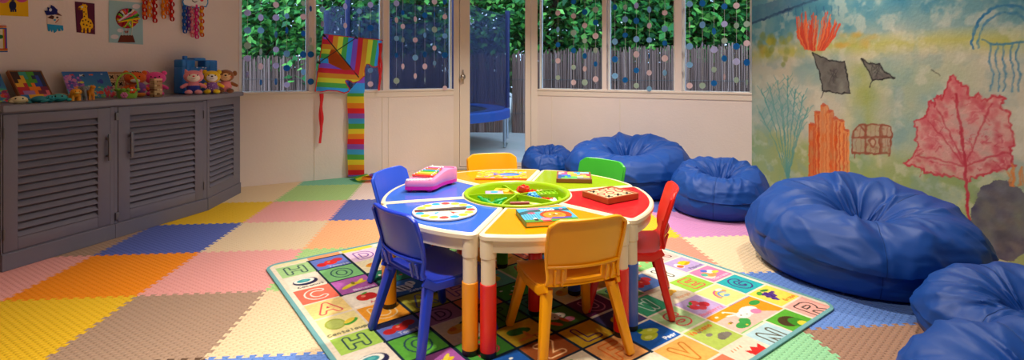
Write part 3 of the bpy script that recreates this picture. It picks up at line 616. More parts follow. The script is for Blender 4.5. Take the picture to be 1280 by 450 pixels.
    def keep(U, V):
        dx = np.maximum(np.maximum(rc - U, U - (RW - rc)), 0); dy = np.maximum(np.maximum(rc - V, V - (RH - rc)), 0)
        return np.hypot(dx, dy) <= rc
    cv.mesh('printed_pile', TR(0, 0, .005), paint_mat('rug_pile', .9, (220, .25), .1), root, keep)
    path = []
    for cx, cy, a0 in ((RW - rc, rc, -90), (RW - rc, RH - rc, 0), (rc, RH - rc, 90), (rc, rc, 180)): path += arc(cx, cy, rc, rc, a0, a0 + 90, 8)
    path.append(path[0]); b = B(); b.tube([(p[0], p[1], .0035) for p in path], 1, 8, sq=(.008, .004)); b.done('binding', mat('rug_binding', '6FA3A6', .9, .1, bump=(150, .4)), root)
    b = B(); b.prism(path[:-1], 0, .004); b.done('backing', mat('rug_backing', '8A8478', .9, .1), root, 0)
rug()
# ================================================================== GREY LOUVRED CUPBOARDS
grey = mat('grey_paint', '686573', .5, .35, bump=(40, .06), var=.05)
greyd = mat('cupboard_inside', '34333A', .8, .2)
hing = mat('hinge_metal', '6C6970', .45, .4, .6)
FR_ = Facet((-2.373 - .2963 * 2.3, 4.009 - .955 * 2.3), (-2.373, 4.009))
EN = Facet((-2.373, 4.009), (-2.422, 4.585))
def louvre(b, x0, x1, z0, z1, n, y=.012):
    p = (z1 - z0) / n; R = Matrix.Rotation(math.radians(46), 3, 'X')
    for k in range(n): b.box(((x0 + x1) / 2, y, z0 + p * (k + .5)), (x1 - x0, p * 1.2, .007), .002, R=R, seg=1)
def door_part(root, x0, x1, z0, z1, lx0, lx1, lz0, lz1, handle_x, hinge_x):
    b = B(); y0, y1 = -.004, .020
    b.bx(x0, lx0, y0, y1, z0, z1, .002); b.bx(lx1, x1, y0, y1, z0, z1, .002); b.bx(lx0, lx1, y0, y1, z0, lz0, .002); b.bx(lx0, lx1, y0, y1, lz1, z1, .002)
    d = b.done('door', grey, root)
    b = B(); louvre(b, lx0 - .002, lx1 + .002, lz0, lz1, 15); b.done('louvre_panel', grey, d, 30)
    b = B(); hz = (lz0 + lz1) / 2 + .12; x = handle_x
    b.bx(x - .009, x + .009, -.036, -.024, hz - .085, hz + .085, .003)
    for s in (-1, 1): b.bx(x - .006, x + .006, -.028, -.004, hz + s * .055 - .006, hz + s * .055 + .006)
    b.done('handle', hing, d)
    for z in (z0 + .1, z1 - .1):
        b = B(); b.cyl((hinge_x, -.007, z - .03), (hinge_x, -.007, z + .03), .005, n=8); b.done('hinge', hing, root)
def cupboard(lab, s0, s1, d0, d1, l0, l1, hx, hgx):
    root = thing('louvred_cupboard', lab, 'cupboard', M=FR_.mat(s0, .0005), group='grey louvred wall cupboards'); w = s1 - s0 - .0012
    b = B(); b.bx(0, w, .022, .385, .0, .862); b.bx(0, w, -.010, .022, .0, .092, .003)
    for a, c in ((0, d0 - s0 - .003), (d1 - s0 + .003, w)):
        if c > a: b.bx(a, c, 0, .022, .092, .862)
    b.bx(0, w, 0, .022, .852, .862); b.bx(0, w, 0, .022, .088, .097)
    b.done('carcass', grey, root, 0)
    door_part(root, d0 - s0, d1 - s0, .10, .849, l0 - s0, l1 - s0, .165, .792, hx - s0, hgx - s0)
    return root
q = lambda px: FR_.sz(px, 150)[0]
sA0, sA1, sB1 = q(1), q(143), FR_.L - .002
cA = cupboard('grey louvred cupboard with slatted door, left of the two wide ones', sA0, sA1, q(3.5), q(137.5), q(22), q(122), q(133), q(4))
cB = cupboard('grey louvred cupboard with slatted door, between wide left one and angled end', sA1, sB1, q(147.5), q(253.5), q(162), q(243.5), q(161), q(254))
b = B(); x = q(143) - sA1; 
for z in (.14, .79): b.box((.013, -.006, z), (.022, .014, .05), .003)
b.done('latch', hing, cB)
# angled end unit
ew = EN.L; A_, E_ = Vector((-2.373, 4.009)), Vector((-2.422, 4.585))
def towall(p, g=.006): d = (p - ART.a).dot(ART.n); return p - ART.n * (d - g)
root = thing('louvred_cupboard', 'narrow angled end cupboard with fixed grey slats at the window corner', 'cupboard', M=EN.mat(0, .0005), group='grey louvred wall cupboards')
iM = EN.mat(0, .0005).inverted()
pl = [A_, E_, towall(E_), towall(A_, .02)]
lp = [iM @ Vector((p.x, p.y, 0)) for p in pl]
lp = [(p.x, p.y) for p in lp]; lp[0] = (.013, .024); lp[1] = (lp[1][0], .024); lp[3] = (lp[3][0] + .010, lp[3][1])
b = B(); b.prism(lp, 0, .862); b.prism([(-.001, -.008), (ew, -.008), (ew, .024), (.012, .024)], 0, .092); b.done('carcass', grey, root, 0)
e0, e1 = EN.sz(262, 180)[0], EN.sz(292, 180)[0]
b = B(); b.prism([(.002, 0), (e0, 0), (e0, .024), (.012, .024)], .092, .862); b.bx(e1, ew, 0, .024, .092, .862); b.bx(e0, e1, 0, .024, .092, .165); b.bx(e0, e1, 0, .024, .80, .862); b.done('face_frame', grey, root, 0)
b = B(); louvre(b, e0 - .002, e1 + .002, .165, .80, 15); b.done('louvre_panel', grey, root, 30)
# worktop
f0 = FR_.at(sA0 + .0, 0, .022); f1 = A_ + (FR_.n + EN.n).normalized() * .023; f2 = E_ + EN.n * .022 + EN.u * .02
w2 = towall(f2, .002); w0 = towall(f0.to_2d(), .002)
b = B(); b.prism([(p.x, p.y) for p in (f0, f1, f2, w2, w0)], .8632, .90)
bmesh.ops.bevel(b.bm, geom=[e for e in b.bm.edges if abs(e.verts[0].co.z - e.verts[1].co.z) < 1e-4], offset=.004, segments=2, affect='EDGES')
tag(b.done('worktop', mat('worktop_grey', '7A7884', .42, .4, bump=(40, .05)), None, 30), 'long grey painted worktop over the louvred cupboards, toys along it', 'worktop')

# ================================================================== ROUND TABLE OF SIX SECTORS
TC, TR_, TH = Vector((.025, 2.565)), .66, .475
creamp = mat('cream_plastic', 'EBD8B8', .35, .5)
blackp = plast('1A1A1C', .5)
def sector_outline(r0, r1, a0, a1, inset, rc):
    """ring sector inset on every side, outer corners rounded"""
    def pt(r, a): return Vector((r * math.cos(a), r * math.sin(a)))
    R = r1 - inset; ao = math.asin(inset / R); ac = math.asin(rc / (R - rc) + inset / (R - rc)) if rc else 0
    out = []; N = 20
    if rc:
        c0 = pt(R - rc, a0 + ac); c1 = pt(R - rc, a1 - ac)
        b0 = a0 - PI / 2; b1 = a0 + ac
        for k in range(9): t = b0 + (b1 - b0) * k / 8; out.append(c0 + pt(rc, t))
        for k in range(1, N): out.append(pt(R, a0 + ac + (a1 - a0 - 2 * ac) * k / N))
        b0 = a1 - ac; b1 = a1 + PI / 2
        for k in range(9): t = b0 + (b1 - b0) * k / 8; out.append(c1 + pt(rc, t))
    else:
        for k in range(N + 1): out.append(pt(R, a0 + ao + (a1 - a0 - 2 * ao) * k / N))
    ri = r0 + inset; ai = math.asin(inset / ri)
    for k in range(11): out.append(pt(ri, a1 - ai - (a1 - a0 - 2 * ai) * k / 10))
    return out
def table_sector(a0, a1, top, leg, lab):
    root = thing('table_segment', lab, 'table', (TC.x, TC.y, .0075), group='six fan-shaped sections of the round table')
    a0, a1 = math.radians(a0), math.radians(a1); H_ = TH - .0075
    o1 = sector_outline(.250, TR_, a0, a1, .0025, .035); o0 = sector_outline(.250, TR_, a0, a1, .008, .035); oi = sector_outline(.250, TR_, a0, a1, .022, .012); o2 = sector_outline(.250, TR_, a0, a1, .016, .03)
    b = B(); n = len(o1)
    def R(o, z): return b.ring([(p.x, p.y, z) for p in o])
    r = [R(o2, H_ - .068), R(o2, H_ - .022), R(o1, H_ - .020), R(o1, H_ - .006), R(o0, H_ - .0005), R(oi, H_), R(oi, H_ - .004)]
    b.skin(r, caps=False); b.face(list(reversed(r[0]))); b.face(r[-1])
    b.done('table_frame', creamp, root, 35)
    b = B(); b.prism([(p.x, p.y) for p in sector_outline(.250, TR_, a0, a1, .0225, .012)], H_ - .004, H_ - .0015)
    b.done('top_panel', mat('laminate_' + top, top, .16, .5, coat=.3), root, 0)
    am = (a0 + a1) / 2; da = .036 / .62
    for r_, a in ((.622, a0 + da), (.622, a1 - da), (.285, am)):
        x, y = r_ * math.cos(a), r_ * math.sin(a)
        b = B(); b.lathe([(.0, .27), (.028, .27), (.028, H_ - .095), (.031, H_ - .093), (.032, H_ - .07), (.032, H_ - .02), (0, H_ - .02)], 24, (x, y, 0)); l = b.done('leg', creamp, root)
        b = B(); b.lathe([(0, .022), (.0315, .022), (.0315, .275), (.0295, .277), (0, .277)], 24, (x, y, 0)); b.done('leg_sleeve', plast(leg, .3), l)
        b = B(); b.lathe([(0, 0), (.028, 0), (.031, .004), (.031, .022), (0, .022)], 24, (x, y, 0)); b.done('foot_cap', blackp, l)
BLT, YLT, REDT, LMT = '3A6AD0', 'EA9C00', 'D0202A', '9AB414'
table_sector(196, 256, BLT, 'F09A10', 'blue table segment with orange legs, holding the spotted spinner disc')
table_sector(256, 316, 'EC9800', 'E01E14', 'yellow table segment with red legs, nearest, holding the zoo book')
table_sector(316, 376, REDT, '3C5CB8', 'red table segment with blue legs, holding the wooden noughts and crosses board')
table_sector(16, 76, LMT, 'E8A818', 'lime green table segment at the back right, holding the block puzzle')
table_sector(76, 136, YLT, '4C9A1E', 'yellow table segment at the back, holding the flat jigsaw box')
table_sector(136, 196, '3F6CD2', 'D42A20', 'blue table segment at the back left, under the pink toy piano')
# centre tub
lime = plast('94BC0C', .3)
root = thing('toy_tub', 'round lime green divided tub of small toys in the table centre', 'tub', (TC.x, TC.y, TH - .0665))
b = B(); b.lathe([(0, .018), (.225, .018), (.240, .026), (.244, .060), (.248, .0675), (.248, .0672), (.262, .0672), (.265, .070), (.263, .076), (.257, .078), (.251, .077), (.245, .073), (.240, .062), (.235, .030), (.222, .024), (0, .024)], 72)
b.done('tub_bowl', lime, root)
for a in (180, 108, 30, -38, 250):
    b = B(RZ(math.radians(a))); b.prism([(0, .024), (.232, .024), (.238, .060), (.19, .066), (0, .066)], -.004, .004, RX(PI / 2)); b.done('divider', lime, root, 0)
b = B(); b.lathe([(0, .05), (.018, .052), (.016, .068), (0, .069)], 20); b.done('hub', lime, root)
# legs for the tub: it hangs by its rim on the six segments

# ================================================================== CHAIRS
def chair(lab, hexc_, x, y, head):
    m = plast(hexc_, .34)
    root = thing('child_chair', lab, 'chair', (x, y, .0075), math.radians(head - 90), 'small plastic chairs round the table')
    prof = [(.165, .252), (.163, .268), (.15, .276), (.10, .273), (.02, .268), (-.06, .268), (-.11, .274), (-.14, .287), (-.155, .305), (-.163, .330), (-.170, .36), (-.180, .41), (-.195, .47), (-.211, .532), (-.214, .542)]
    hw = [.150, .155, .160, .165, .166, .163, .158, .150, .146, .146, .150, .156, .158, .158, .154]
    nu = 24
    def pt(i, k):
        u = -1 + 2 * k / nu; yy, zz = prof[i]; back = min(max((zz - .285) / .06, 0), 1)
        w = hw[i]
        yy += .030 * back * u * u; zz += (1 - back) * .010 * abs(u) ** 3
        if i >= len(prof) - 3: zz -= .022 * max(0, abs(u) - .80) / .2 * (1 if i > len(prof) - 3 else .5)
        return Vector((u * w, yy, zz))
    def shell(i0, i1, name, holes=None):
        b = B(); g = [[b.v(pt(i, k)) for k in range(nu + 1)] for i in range(i0, i1 + 1)]
        for a in range(i1 - i0):
            for k in range(nu):
                if holes and holes(a + i0, k): continue
                b.face([g[a][k], g[a][k + 1], g[a + 1][k + 1], g[a + 1][k]])
        bmesh.ops.delete(b.bm, geom=[v for v in b.bm.verts if not v.link_faces], context='VERTS')
        bmesh.ops.recalc_face_normals(b.bm, faces=b.bm.faces)
        bmesh.ops.solidify(b.bm, geom=list(b.bm.faces), thickness=.009)
        return b
    b = shell(0, 7, 'seat')
    for s in (-1, 1):                                            # side skirts and leg sockets
        b.tube([(s * .160, .13, .262), (s * .166, .02, .254), (s * .160, -.10, .258), (s * .150, -.145, .285)], 1, 8, sq=(.007, .017))
        for yy in (.118, -.112): b.tube([(s * .134, yy, .266), (s * .142, yy * 1.08, .215)], [.024, .019], 10)
    b.tube([(-.14, .155, .262), (0, .160, .258), (.14, .155, .262)], 1, 8, sq=(.007, .012))
    b.done('seat', m, root, 45)
    b = shell(7, len(prof) - 1, 'back', lambda i, k: i in (8, 9) and 6 <= k < nu - 6)
    for s in (-1, 1):
        b.tube([pt(j, 0 if s < 0 else nu) + Vector((0, -.006, 0)) for j in range(7, len(prof))], .0065, 8)
        for u in (.62, .80): b.tube([Vector((s * u * .146, -.155 + .03 * u * u - .011, .292)), Vector((s * u * .150, -.170 + .03 * u * u - .011, .35))], .005, 6)
    b.tube([pt(10, k) + Vector((0, -.006, 0)) for k in range(nu + 1)], .006, 8)
    b.tube([pt(len(prof) - 1, k) + Vector((0, -.004, -.003)) for k in range(nu + 1)], .0065, 8)
    b.done('backrest', m, root, 45)
    for sx in (-1, 1):
        for sy in (-1, 1):
            b = B(); t0 = Vector((sx * .138, sy * .118, .25)); t1 = Vector((sx * .182, sy * .182, .005))
            b.tube([t0, t0.lerp(t1, .5), t1.lerp(t0, .02), t1], [1.1, .95, .85, .75], 12, sq=(.0195, .0175))
            b.done('leg', m, root)
            b = None
    return root
def legfix(): pass
chair('royal blue plastic chair at the front left of the round table', '1E3ABC', -.33, 2.145, 43.5)
chair('yellow plastic chair nearest the camera with its back turned', 'F5A400', .220, 2.072, 109)
chair('red plastic chair at the right side of the round table', 'E01C12', .556, 2.44, 167)
chair('green plastic chair behind the lime green table segment', '3CB034', TC.x + .555 * math.cos(.80), TC.y + .555 * math.sin(.80), 226)
chair('orange yellow plastic chair at the back, before the glazed door', 'F6AA06', -.088, 3.135, 283)
chair('blue plastic chair at the back left behind the pink toy piano', '2C56D8', -.490, 2.735, 340)

# ================================================================== BEAN BAGS
bagm = mat('blue_nylon', '0A4192', .50, .35, bump=(350, .08))
bagm2 = mat('blue_seam', '0A3474', .6, .3)
def cat(P, t):
    n = len(P) - 1; i = min(int(t * n), n - 1); f = t * n - i
    p0, p1, p2, p3 = P[max(i - 1, 0)], P[i], P[i + 1], P[min(i + 2, n)]
    return [.5 * ((2 * p1[k]) + (-p0[k] + p2[k]) * f + (2 * p0[k] - 5 * p1[k] + 4 * p2[k] - p3[k]) * f * f + (-p0[k] + 3 * p1[k] - 3 * p2[k] + p3[k]) * f ** 3) for k in (0, 1)]
def bean(lab, x, y, R, Hh, seed, face, tilt=.35, koff=.2, sx=1, sy=1, detail=1.0, sag=0):
    """face: heading (deg) the tied top leans towards"""
    rg = random.Random(seed); root = thing('bean_bag', lab, 'bean bag', (x, y, .0015), math.radians(face + 90), 'blue nylon bean bags')
    PR = [(.0, .74), (.10, .80), (.30, .93), (.55, 1.0), (.80, .93), (.96, .66), (1.0, .38), (.94, .13), (.83, .01), (.60, .0), (.3, .0), (0, .0)]
    nu, nv = 216, 110
    folds = [(rg.uniform(0, 2 * PI), rg.uniform(.5, 1.0), rg.uniform(.045, .12), rg.uniform(-1.2, 1.2)) for _ in range(26)]
    seams = [2 * PI * (k + .25) / 6 for k in range(6)]
    off = Vector((seed * 3.1, seed * 1.7, 0))
    def surf(th, t):
        r, z = cat(PR, t); ct, st = math.cos(th), math.sin(th)
        P = Vector((r * ct, r * st, z)); up = min(max(z / .25, 0), 1); top = max(0, min(1, (z - .3) / .4)) if t < .6 else 0
        d = 0
        near = math.exp(-(r / .42) ** 2) if t < .45 else 0
        mid = math.exp(-((r - .45) / .35) ** 2) if t < .5 else 0
        for a, L, w, tw in folds:                                     # gathers running out from the knot
            da = (th - a - tw * (r - .2) + PI) % (2 * PI) - PI
            ext = max(0, 1 - r / (.45 + .75 * L)) if t < .5 else 0
            ww = w * (.6 + 1.2 * r)
            d += (.062 * math.exp(-(abs(da) / ww) ** 1.15) - .040 * math.exp(-((da - 1.6 * ww) / ww) ** 2)) * ext ** .7 * min(1, r / .14)
        q1 = P * 1.7 + off; q2 = P * Vector((4.2, 4.2, 6)) + off; 
        d += .050 * mnoise.noise(q1) * up
        w1 = 1 - abs(mnoise.noise(P * 2.6 + off * 2)); d += .022 * (w1 ** 5 - .3) * up * detail
        w2 = 1 - abs(mnoise.noise(q2 * 1.15)); d += .009 * (w2 ** 6 - .25) * up * detail
        for s_ in seams:
            da = (th - s_ + PI) % (2 * PI) - PI
            if t < .75: d -= .014 * math.exp(-(da * max(r, .1) / .016) ** 2) * up
        nrm = Vector((ct * r, st * r, .55 if t < .45 else 0)); nrm = nrm.normalized() if nrm.length > 1e-5 else Vector((0, 0, 1))
        P += nrm * d
        P.z -= .20 * math.exp(-(r / .24) ** 2) if t < .4 else 0
        X, Y, Z = P.x * R * sx, P.y * R * sy, max(P.z, 0) * Hh
        k = max(0, P.z) ** 1.2
        Z *= 1 + tilt * (P.y * .9)                                    # back raised, front sunk
        Y -= koff * R * k * (1 - r * .6) if t < .5 else 0             # knot drawn to the front
        Z -= sag * max(0, P.x) * Hh * k
        return (X, Y, max(Z, 0))
    b = B(); rings = []
    for j in range(1, nv):
        t = j / nv
        rings.append(b.ring([surf(2 * PI * i / nu, t) for i in range(nu)]))
    for a, c in zip(rings, rings[1:]):
        for i in range(nu): k = (i + 1) % nu; b.face([a[i], c[i], c[k], a[k]])
    for rr, t in ((rings[0], 0.0), (rings[-1], 1.0)):
        c = sum((v.co for v in rr), Vector()) / nu; vc = b.bm.verts.new(c)
        for i in range(nu): b.face([vc, rr[i], rr[(i + 1) % nu]])
    c0 = sum((v.co for v in rings[1]), Vector()) / nu
    b.done('bag_cover', bagm, root, 60)
    b = B()                                                           # the gathered knot
    for k in range(9):
        a = k * 2 * PI / 9 + rg.uniform(-.2, .2); L = R * rg.uniform(.07, .13)
        b.tube([c0 + Vector((0, 0, -.02)), c0 + Vector((math.cos(a) * L * .6, math.sin(a) * L * .6, .025)), c0 + Vector((math.cos(a) * L * 1.3, math.sin(a) * L * 1.3, rg.uniform(.0, .02)))], [.03 * R / .5, .028 * R / .5, .008], 8)
    b.sph(c0 + Vector((0, 0, .012)), (.035 * R / .5, .035 * R / .5, .028), 12, 8); b.done('gathered_knot', bagm, root, 80)
    for s_ in (seams[4], seams[0], seams[2]):
        b = B(); b.tube([Vector(surf(s_, t)) * 1.0 for t in [.2 + .5 * k / 36 for k in range(37)]], .0022, 5); b.done('seam', bagm2, root)
    return root
bean('largest blue bean bag, in front of the painted sea mural', 1.915, 2.865, .55, .385, 3, 262, .30, .22)
bean('tied blue bean bag on the lilac mat, beside the mural corner', 1.60, 4.0, .365, .335, 8, 258, .25, .22)
bean('wide blue bean bag slumped against the wall under the right-hand windows', 1.07, 4.74, .53, .405, 14, 250, .25, .25, 1.08)
bean('small low blue bean bag beside the glazed door', .37, 5.24, .27, .28, 21, 260, .2, .2)
bean('blue bean bag at the right edge, behind the nearest one', 1.98, 1.95, .36, .25, 29, 215, .2, .2)
bean('nearest blue bean bag in the bottom right corner', 1.50, 1.33, .42, .285, 35, 215, .2, .2)
# ================================================================== OUTSIDE
rg = random.Random(11)
b = B(); b.bx(-16, 16, 4.0, 26, -.12, -.02); tag(b.done('ground', mat('sandy_paving', 'B4B2AC', .9, .1, bump=(6, .3), var=.12), smooth=0), kind='structure')
reedm = [mat('reed_' + h, h, .85, .15) for h in ('8E7268', '785E54', 'A0867C', '624E46')]
def reed_fence(lab, a, c, h, ripple):
    f = Facet(a, c); root = thing('reed_fence', lab, 'fence', M=f.mat(0, -.02))
    b = B(); x = 0; k = 0
    while x < f.L:
        hh = h(x / f.L) + rg.uniform(-.05, .05); r = rg.uniform(.006, .012); y = rg.uniform(-.012, .012); dx = rg.uniform(-.03, .03)
        b.mi = rg.choice([0, 0, 1, 1, 2, 3]); b.tube([(x, y, 0), (x + dx * .5, y + rg.uniform(-.01, .01), hh * .5), (x + dx, y, hh)], r, 5); x += rg.uniform(.008, .014)
    b.done('reed_screen', reedm, root, 50)
    for z in (.35, .95):
        b = B(); b.tube([(0, -.024, z), (f.L, -.024, z)], .004, 5); b.done('binding_wire', mat('fence_wire', '6A6A68', .5, .4, .8), root)
    b = B(); b.bx(0, f.L, .02, .035, 0, h(.5) - .25); b.done('backing_mesh', mat('fence_backing', '4C443E', .95, .05), root, 0)
reed_fence('brown reed screen fence outside the left windows', (-9, 9.6), (-.1, 9.2), lambda t: 1.30 + .08 * t, 0)
reed_fence('brown reed screen fence outside the right windows, rising towards the mural', (.0, 9.2), (6.4, 6.6), lambda t: 1.42 + .12 * t, 0)
leafm = [mat('leaf_' + h, h, .55, .3) for h in ('42903E', '2E7436', '5EAE48', '245C32', '7EC456')]
bark = mat('bark', '5A4C40', .95, .1, bump=(30, .5))
def tree(lab, x, y, z0, z1, rx, n, seed, dark=0):
    r2 = random.Random(seed); root = thing('tree', lab, 'tree', (x, y, -.02), 0, 'trees beyond the reed fence'); zc, rz_ = (z0 + z1) / 2, (z1 - z0) / 2
    b = B(); top = (r2.uniform(-.3, .3), r2.uniform(-.1, .3), zc + rz_ * .6)
    b.tube([(0, 0, 0), (r2.uniform(-.1, .1), 0, zc * .6), top], [.09, .07, .02], 8); b.done('trunk', bark, root)
    cl = []
    for k in range(46):
        a, u, rr = r2.uniform(0, 2 * PI), r2.uniform(-1, 1), r2.random() ** .4; s = math.sqrt(1 - u * u)
        cl.append(Vector((rx * rr * s * math.cos(a), rx * .75 * rr * s * math.sin(a), zc + rz_ * rr * u)))
    b = B()
    for c in cl[:16]: b.tube([(0, 0, max(.5, c.z - .8)), c.lerp(Vector((0, 0, c.z)), .5) + Vector((0, 0, -.1)), c], [.03, .02, .006], 5)
    b.done('branches', bark, root)
    b = B()
    for k in range(n):
        c = r2.choice(cl); p = c + Vector((r2.gauss(0, .26), r2.gauss(0, .24), r2.gauss(0, .2))); L = r2.uniform(.11, .19) * (1.5 if dark else 1); w = L * .36
        d = Vector((r2.uniform(-1, 1), r2.uniform(-1, .6), r2.uniform(-1, .25))).normalized(); sd = d.cross(Vector((r2.uniform(-.4, .4), r2.uniform(-.8, 0), 1))).normalized(); up = sd.cross(d)
        b.mi = r2.choice(([0, 1, 1, 2, 3, 4, 0], [1, 3, 3, 1, 0, 3])[dark])
        v = [b.v(p), b.v(p + d * L * .45 + sd * w + up * .01), b.v(p + d * L), b.v(p + d * L * .45 - sd * w + up * .01)]
        b.face([v[0], v[1], v[2]]); b.face([v[0], v[2], v[3]])
    f = b.done('foliage', leafm, root, 0); tag(f, kind='stuff')
for k, (x, y, z0, z1, rx, dk, lab) in enumerate([
    (-5.3, 10.6, .7, 4.2, 1.3, 0, 'leafy tree outside the window next to the cupboards, leftmost'), (-3.6, 10.2, .6, 4.4, 1.3, 0, 'leafy tree seen beside the top left of the kite'), (-2.1, 11.2, .7, 4.6, 1.3, 0, 'leafy tree behind the trampoline net'),
    (-.6, 10.6, .9, 4.4, 1.2, 0, 'leafy tree above the trampoline seen through the glazed door'), (.8, 10.4, .6, 4.6, 1.2, 0, 'leafy tree right of the trampoline pole'), (2.0, 9.6, .7, 4.2, 1.15, 0, 'leafy tree outside the first window right of the door'),
    (3.2, 9.2, .8, 4.4, 1.15, 0, 'leafy tree outside the middle window right of the door'), (4.3, 8.8, .9, 4.2, 1.1, 0, 'leafy tree outside the window next to the mural'), (5.6, 8.2, .9, 4.4, 1.2, 0, 'leafy tree partly hidden beyond the mural corner'),
    (-7.4, 13, -.2, 6.6, 2.3, 1, 'dark tree standing far back at the left'), (-4.4, 13.4, -.2, 6.8, 2.3, 1, 'dark tree far back behind the kite'), (-1.4, 13.6, -.2, 6.8, 2.3, 1, 'dark tree far back beyond the trampoline'), (1.5, 13.4, -.2, 6.8, 2.3, 1, 'dark tree far back right of the glazed door'),
    (4.2, 12.6, -.2, 6.8, 2.3, 1, 'dark tree far back behind the middle right window'), (7.0, 11.8, -.2, 6.8, 2.3, 1, 'dark tree far back behind the mural side window')]):
    tree(lab, x, y, z0, z1, rx, 4200 if not dk else 6500, 40 + k, dk)
# trampoline
tr_ = thing('trampoline', 'blue garden trampoline with dark blue safety net outside the glazed door', 'trampoline', (-1.40, 7.60, -.02)); TRr = 1.32
steel = mat('galvanised_steel', 'A8B0B8', .35, .5, .9); navy = mat('blue_vinyl', '1C4C9C', .5, .4, bump=(20, .3))
def circ(r, z, n=48, a0=0): return [(r * math.cos(a0 + 2 * PI * k / n), r * math.sin(a0 + 2 * PI * k / n), z) for k in range(n + 1)]
b = B(); b.tube(circ(TRr, .52), .022, 8); b.done('frame_ring', steel, tr_)
b = B(); b.lathe([(0, .525), (1.08, .525), (1.08, .53), (0, .53)], 48); b.done('jumping_mat', mat('black_mesh', '16181E', .8), tr_)
b = B(); b.lathe([(1.04, .545), (1.10, .552), (1.34, .555), (1.37, .54), (1.37, .43), (1.36, .43), (1.355, .53), (1.04, .535)], 64); b.done('edge_pad', navy, tr_)
b = B()
net = bpy.data.materials.new('safety_net'); net.use_nodes = True; nt = net.node_tree; bs = nt.nodes['Principled BSDF']; bs.inputs['Base Color'].default_value = (*lin('121E46'), 1); bs.inputs['Roughness'].default_value = .8; bs.inputs['Alpha'].default_value = .55
rs = [b.ring([(1.30 * math.cos(2 * PI * k / 64), 1.30 * math.sin(2 * PI * k / 64), z + (.03 * abs(math.sin(4 * 2 * PI * k / 64)) if z < .6 else -.05 * abs(math.sin(4 * 2 * PI * k / 64)))) for k in range(64)]) for z in (.5, 1.95)]
b.skin(rs, caps=False); b.done('safety_net', net, tr_)
for k in range(6):
    a = 2 * PI * k / 6 + .01; c, s = math.cos(a), math.sin(a)
    b = B(); b.tube([(TRr * c * 1.01, TRr * s * 1.01, .1), (TRr * c * 1.01, TRr * s * 1.01, 1.96)], .017, 8); p = b.done('net_pole', steel, tr_)
    b = B(); b.tube([(TRr * c * 1.01, TRr * s * 1.01, .56), (TRr * c * 1.01, TRr * s * 1.01, 1.3), (TRr * c * 1.01, TRr * s * 1.01, 1.99)], [.034, .03, .036], 10); b.done('foam_sleeve', mat('dark_navy_sleeve', '18265A', .6), p)
for k in range(4):
    a = 2 * PI * (k + .5) / 4 - .75; d = .22
    b = B(); b.tube([(TRr * math.cos(a - d), TRr * math.sin(a - d), .5), (TRr * math.cos(a - d), TRr * math.sin(a - d), .02), (TRr * math.cos(a), TRr * math.sin(a), .018), (TRr * math.cos(a + d), TRr * math.sin(a + d), .02), (TRr * math.cos(a + d), TRr * math.sin(a + d), .5)], .018, 8); b.done('leg', steel, tr_)

# ================================================================== DOT GARLANDS
def cloth(name, h):
    m = mat(name, h, .5, .3); nt = m.node_tree; t = nt.nodes.new('ShaderNodeBsdfTranslucent'); t.inputs['Color'].default_value = (*lin(h), 1); x = nt.nodes.new('ShaderNodeMixShader'); x.inputs[0].default_value = .55
    nt.links.new(nt.nodes['Principled BSDF'].outputs[0], x.inputs[1]); nt.links.new(t.outputs[0], x.inputs[2]); nt.links.new(x.outputs[0], nt.nodes['Material Output'].inputs[0]); return m
DC = {'p': 'F8DEDE', 'b': '2488CC', 's': 'C8D6C6', 'l': 'A6D4EE', 'v': 'DED8F2'}
dotme = {}
def dot(c, parent, loc, yaw):
    if c not in dotme:
        b = B(); b.prism([(math.cos(2 * PI * k / 24), math.sin(2 * PI * k / 24)) for k in range(24)], -.0006, .0006, RX(PI / 2)); o = b.done('paper_dot', cloth('translucent_paper_' + DC[c], DC[c]), parent, 0); dotme[c] = o.data
    else: o = bpy.data.objects.new('paper_dot', dotme[c]); COL.objects.link(o); o.parent = parent
    o.location = loc; o.rotation_euler.z = yaw; r = rg.uniform(.027, .033); o.scale = (r, 1, r)
WN = {1: 'window beside the cupboards', 2: 'window behind the kite', 3: 'window left of the door', 4: 'window right of the door', 5: 'middle window above bean bags', 6: 'window beside the mural'}
ORD = ['first', 'second', 'third', 'fourth', 'fifth', 'sixth']
GA = {
 1: [(309.5, '16v 38l 57s 73v 93v'), (326, '22v 38l 65s 83p 103b'), (345, '6p 22v 43b 62v 82v 102b'), (358.5, '20l 38b 67l 85b 106v'), (379, '4s 21p 42b 68b 90l')],
 2: [(388.5, '11b 50s 60s 68b 102b'), (403, '12l 30v'), (431.5, '8v 32p 49b 66s 85l 108b'), (449, '14l 35s 52p 70b 90s'), (463, '6v 35b 70s 88l 105p')],
 3: [(495.5, '4v 25p 48l 69b 101s'), (503.5, '16b 33p 50s 83p'), (519, '24p 50p 72l 95p'), (531, '19b 44l 68b 83p 100s'), (543, '2p 18b 37s 60p 79l'), (556, '2b 21p 45l 69b 110p')],
 4: [(697.5, '16p 37l 56b 76p 97s'), (717, '2b 20p 41s 63b 84s 103p'), (731, '15b 32p 51s 70b 86p 103s'), (744.5, '12s 28b 45p 63s 80b 99p')],
 5: [(768.7, '9b 31s 52l 74b 95l 108p'), (781.5, '9s 24l 44b 63s 100b'), (795.5, '7v 26b 49l 68p 88b 107s'), (811.6, '12l 32p 50l 70b 91p 111l'), (831, '16p 36l 54b 73p 91l')],
 6: [(862, '5l 31p 58l 81l 107p'), (878, '4b 31l 56v 107s'), (892.5, '39b 62v 87s 104b'), (905.5, '8b 30v 51s 73b 96p'), (920.5, '7p 32s 58b 77v 100s'), (933.5, '30s 54p 78b 103s')]}
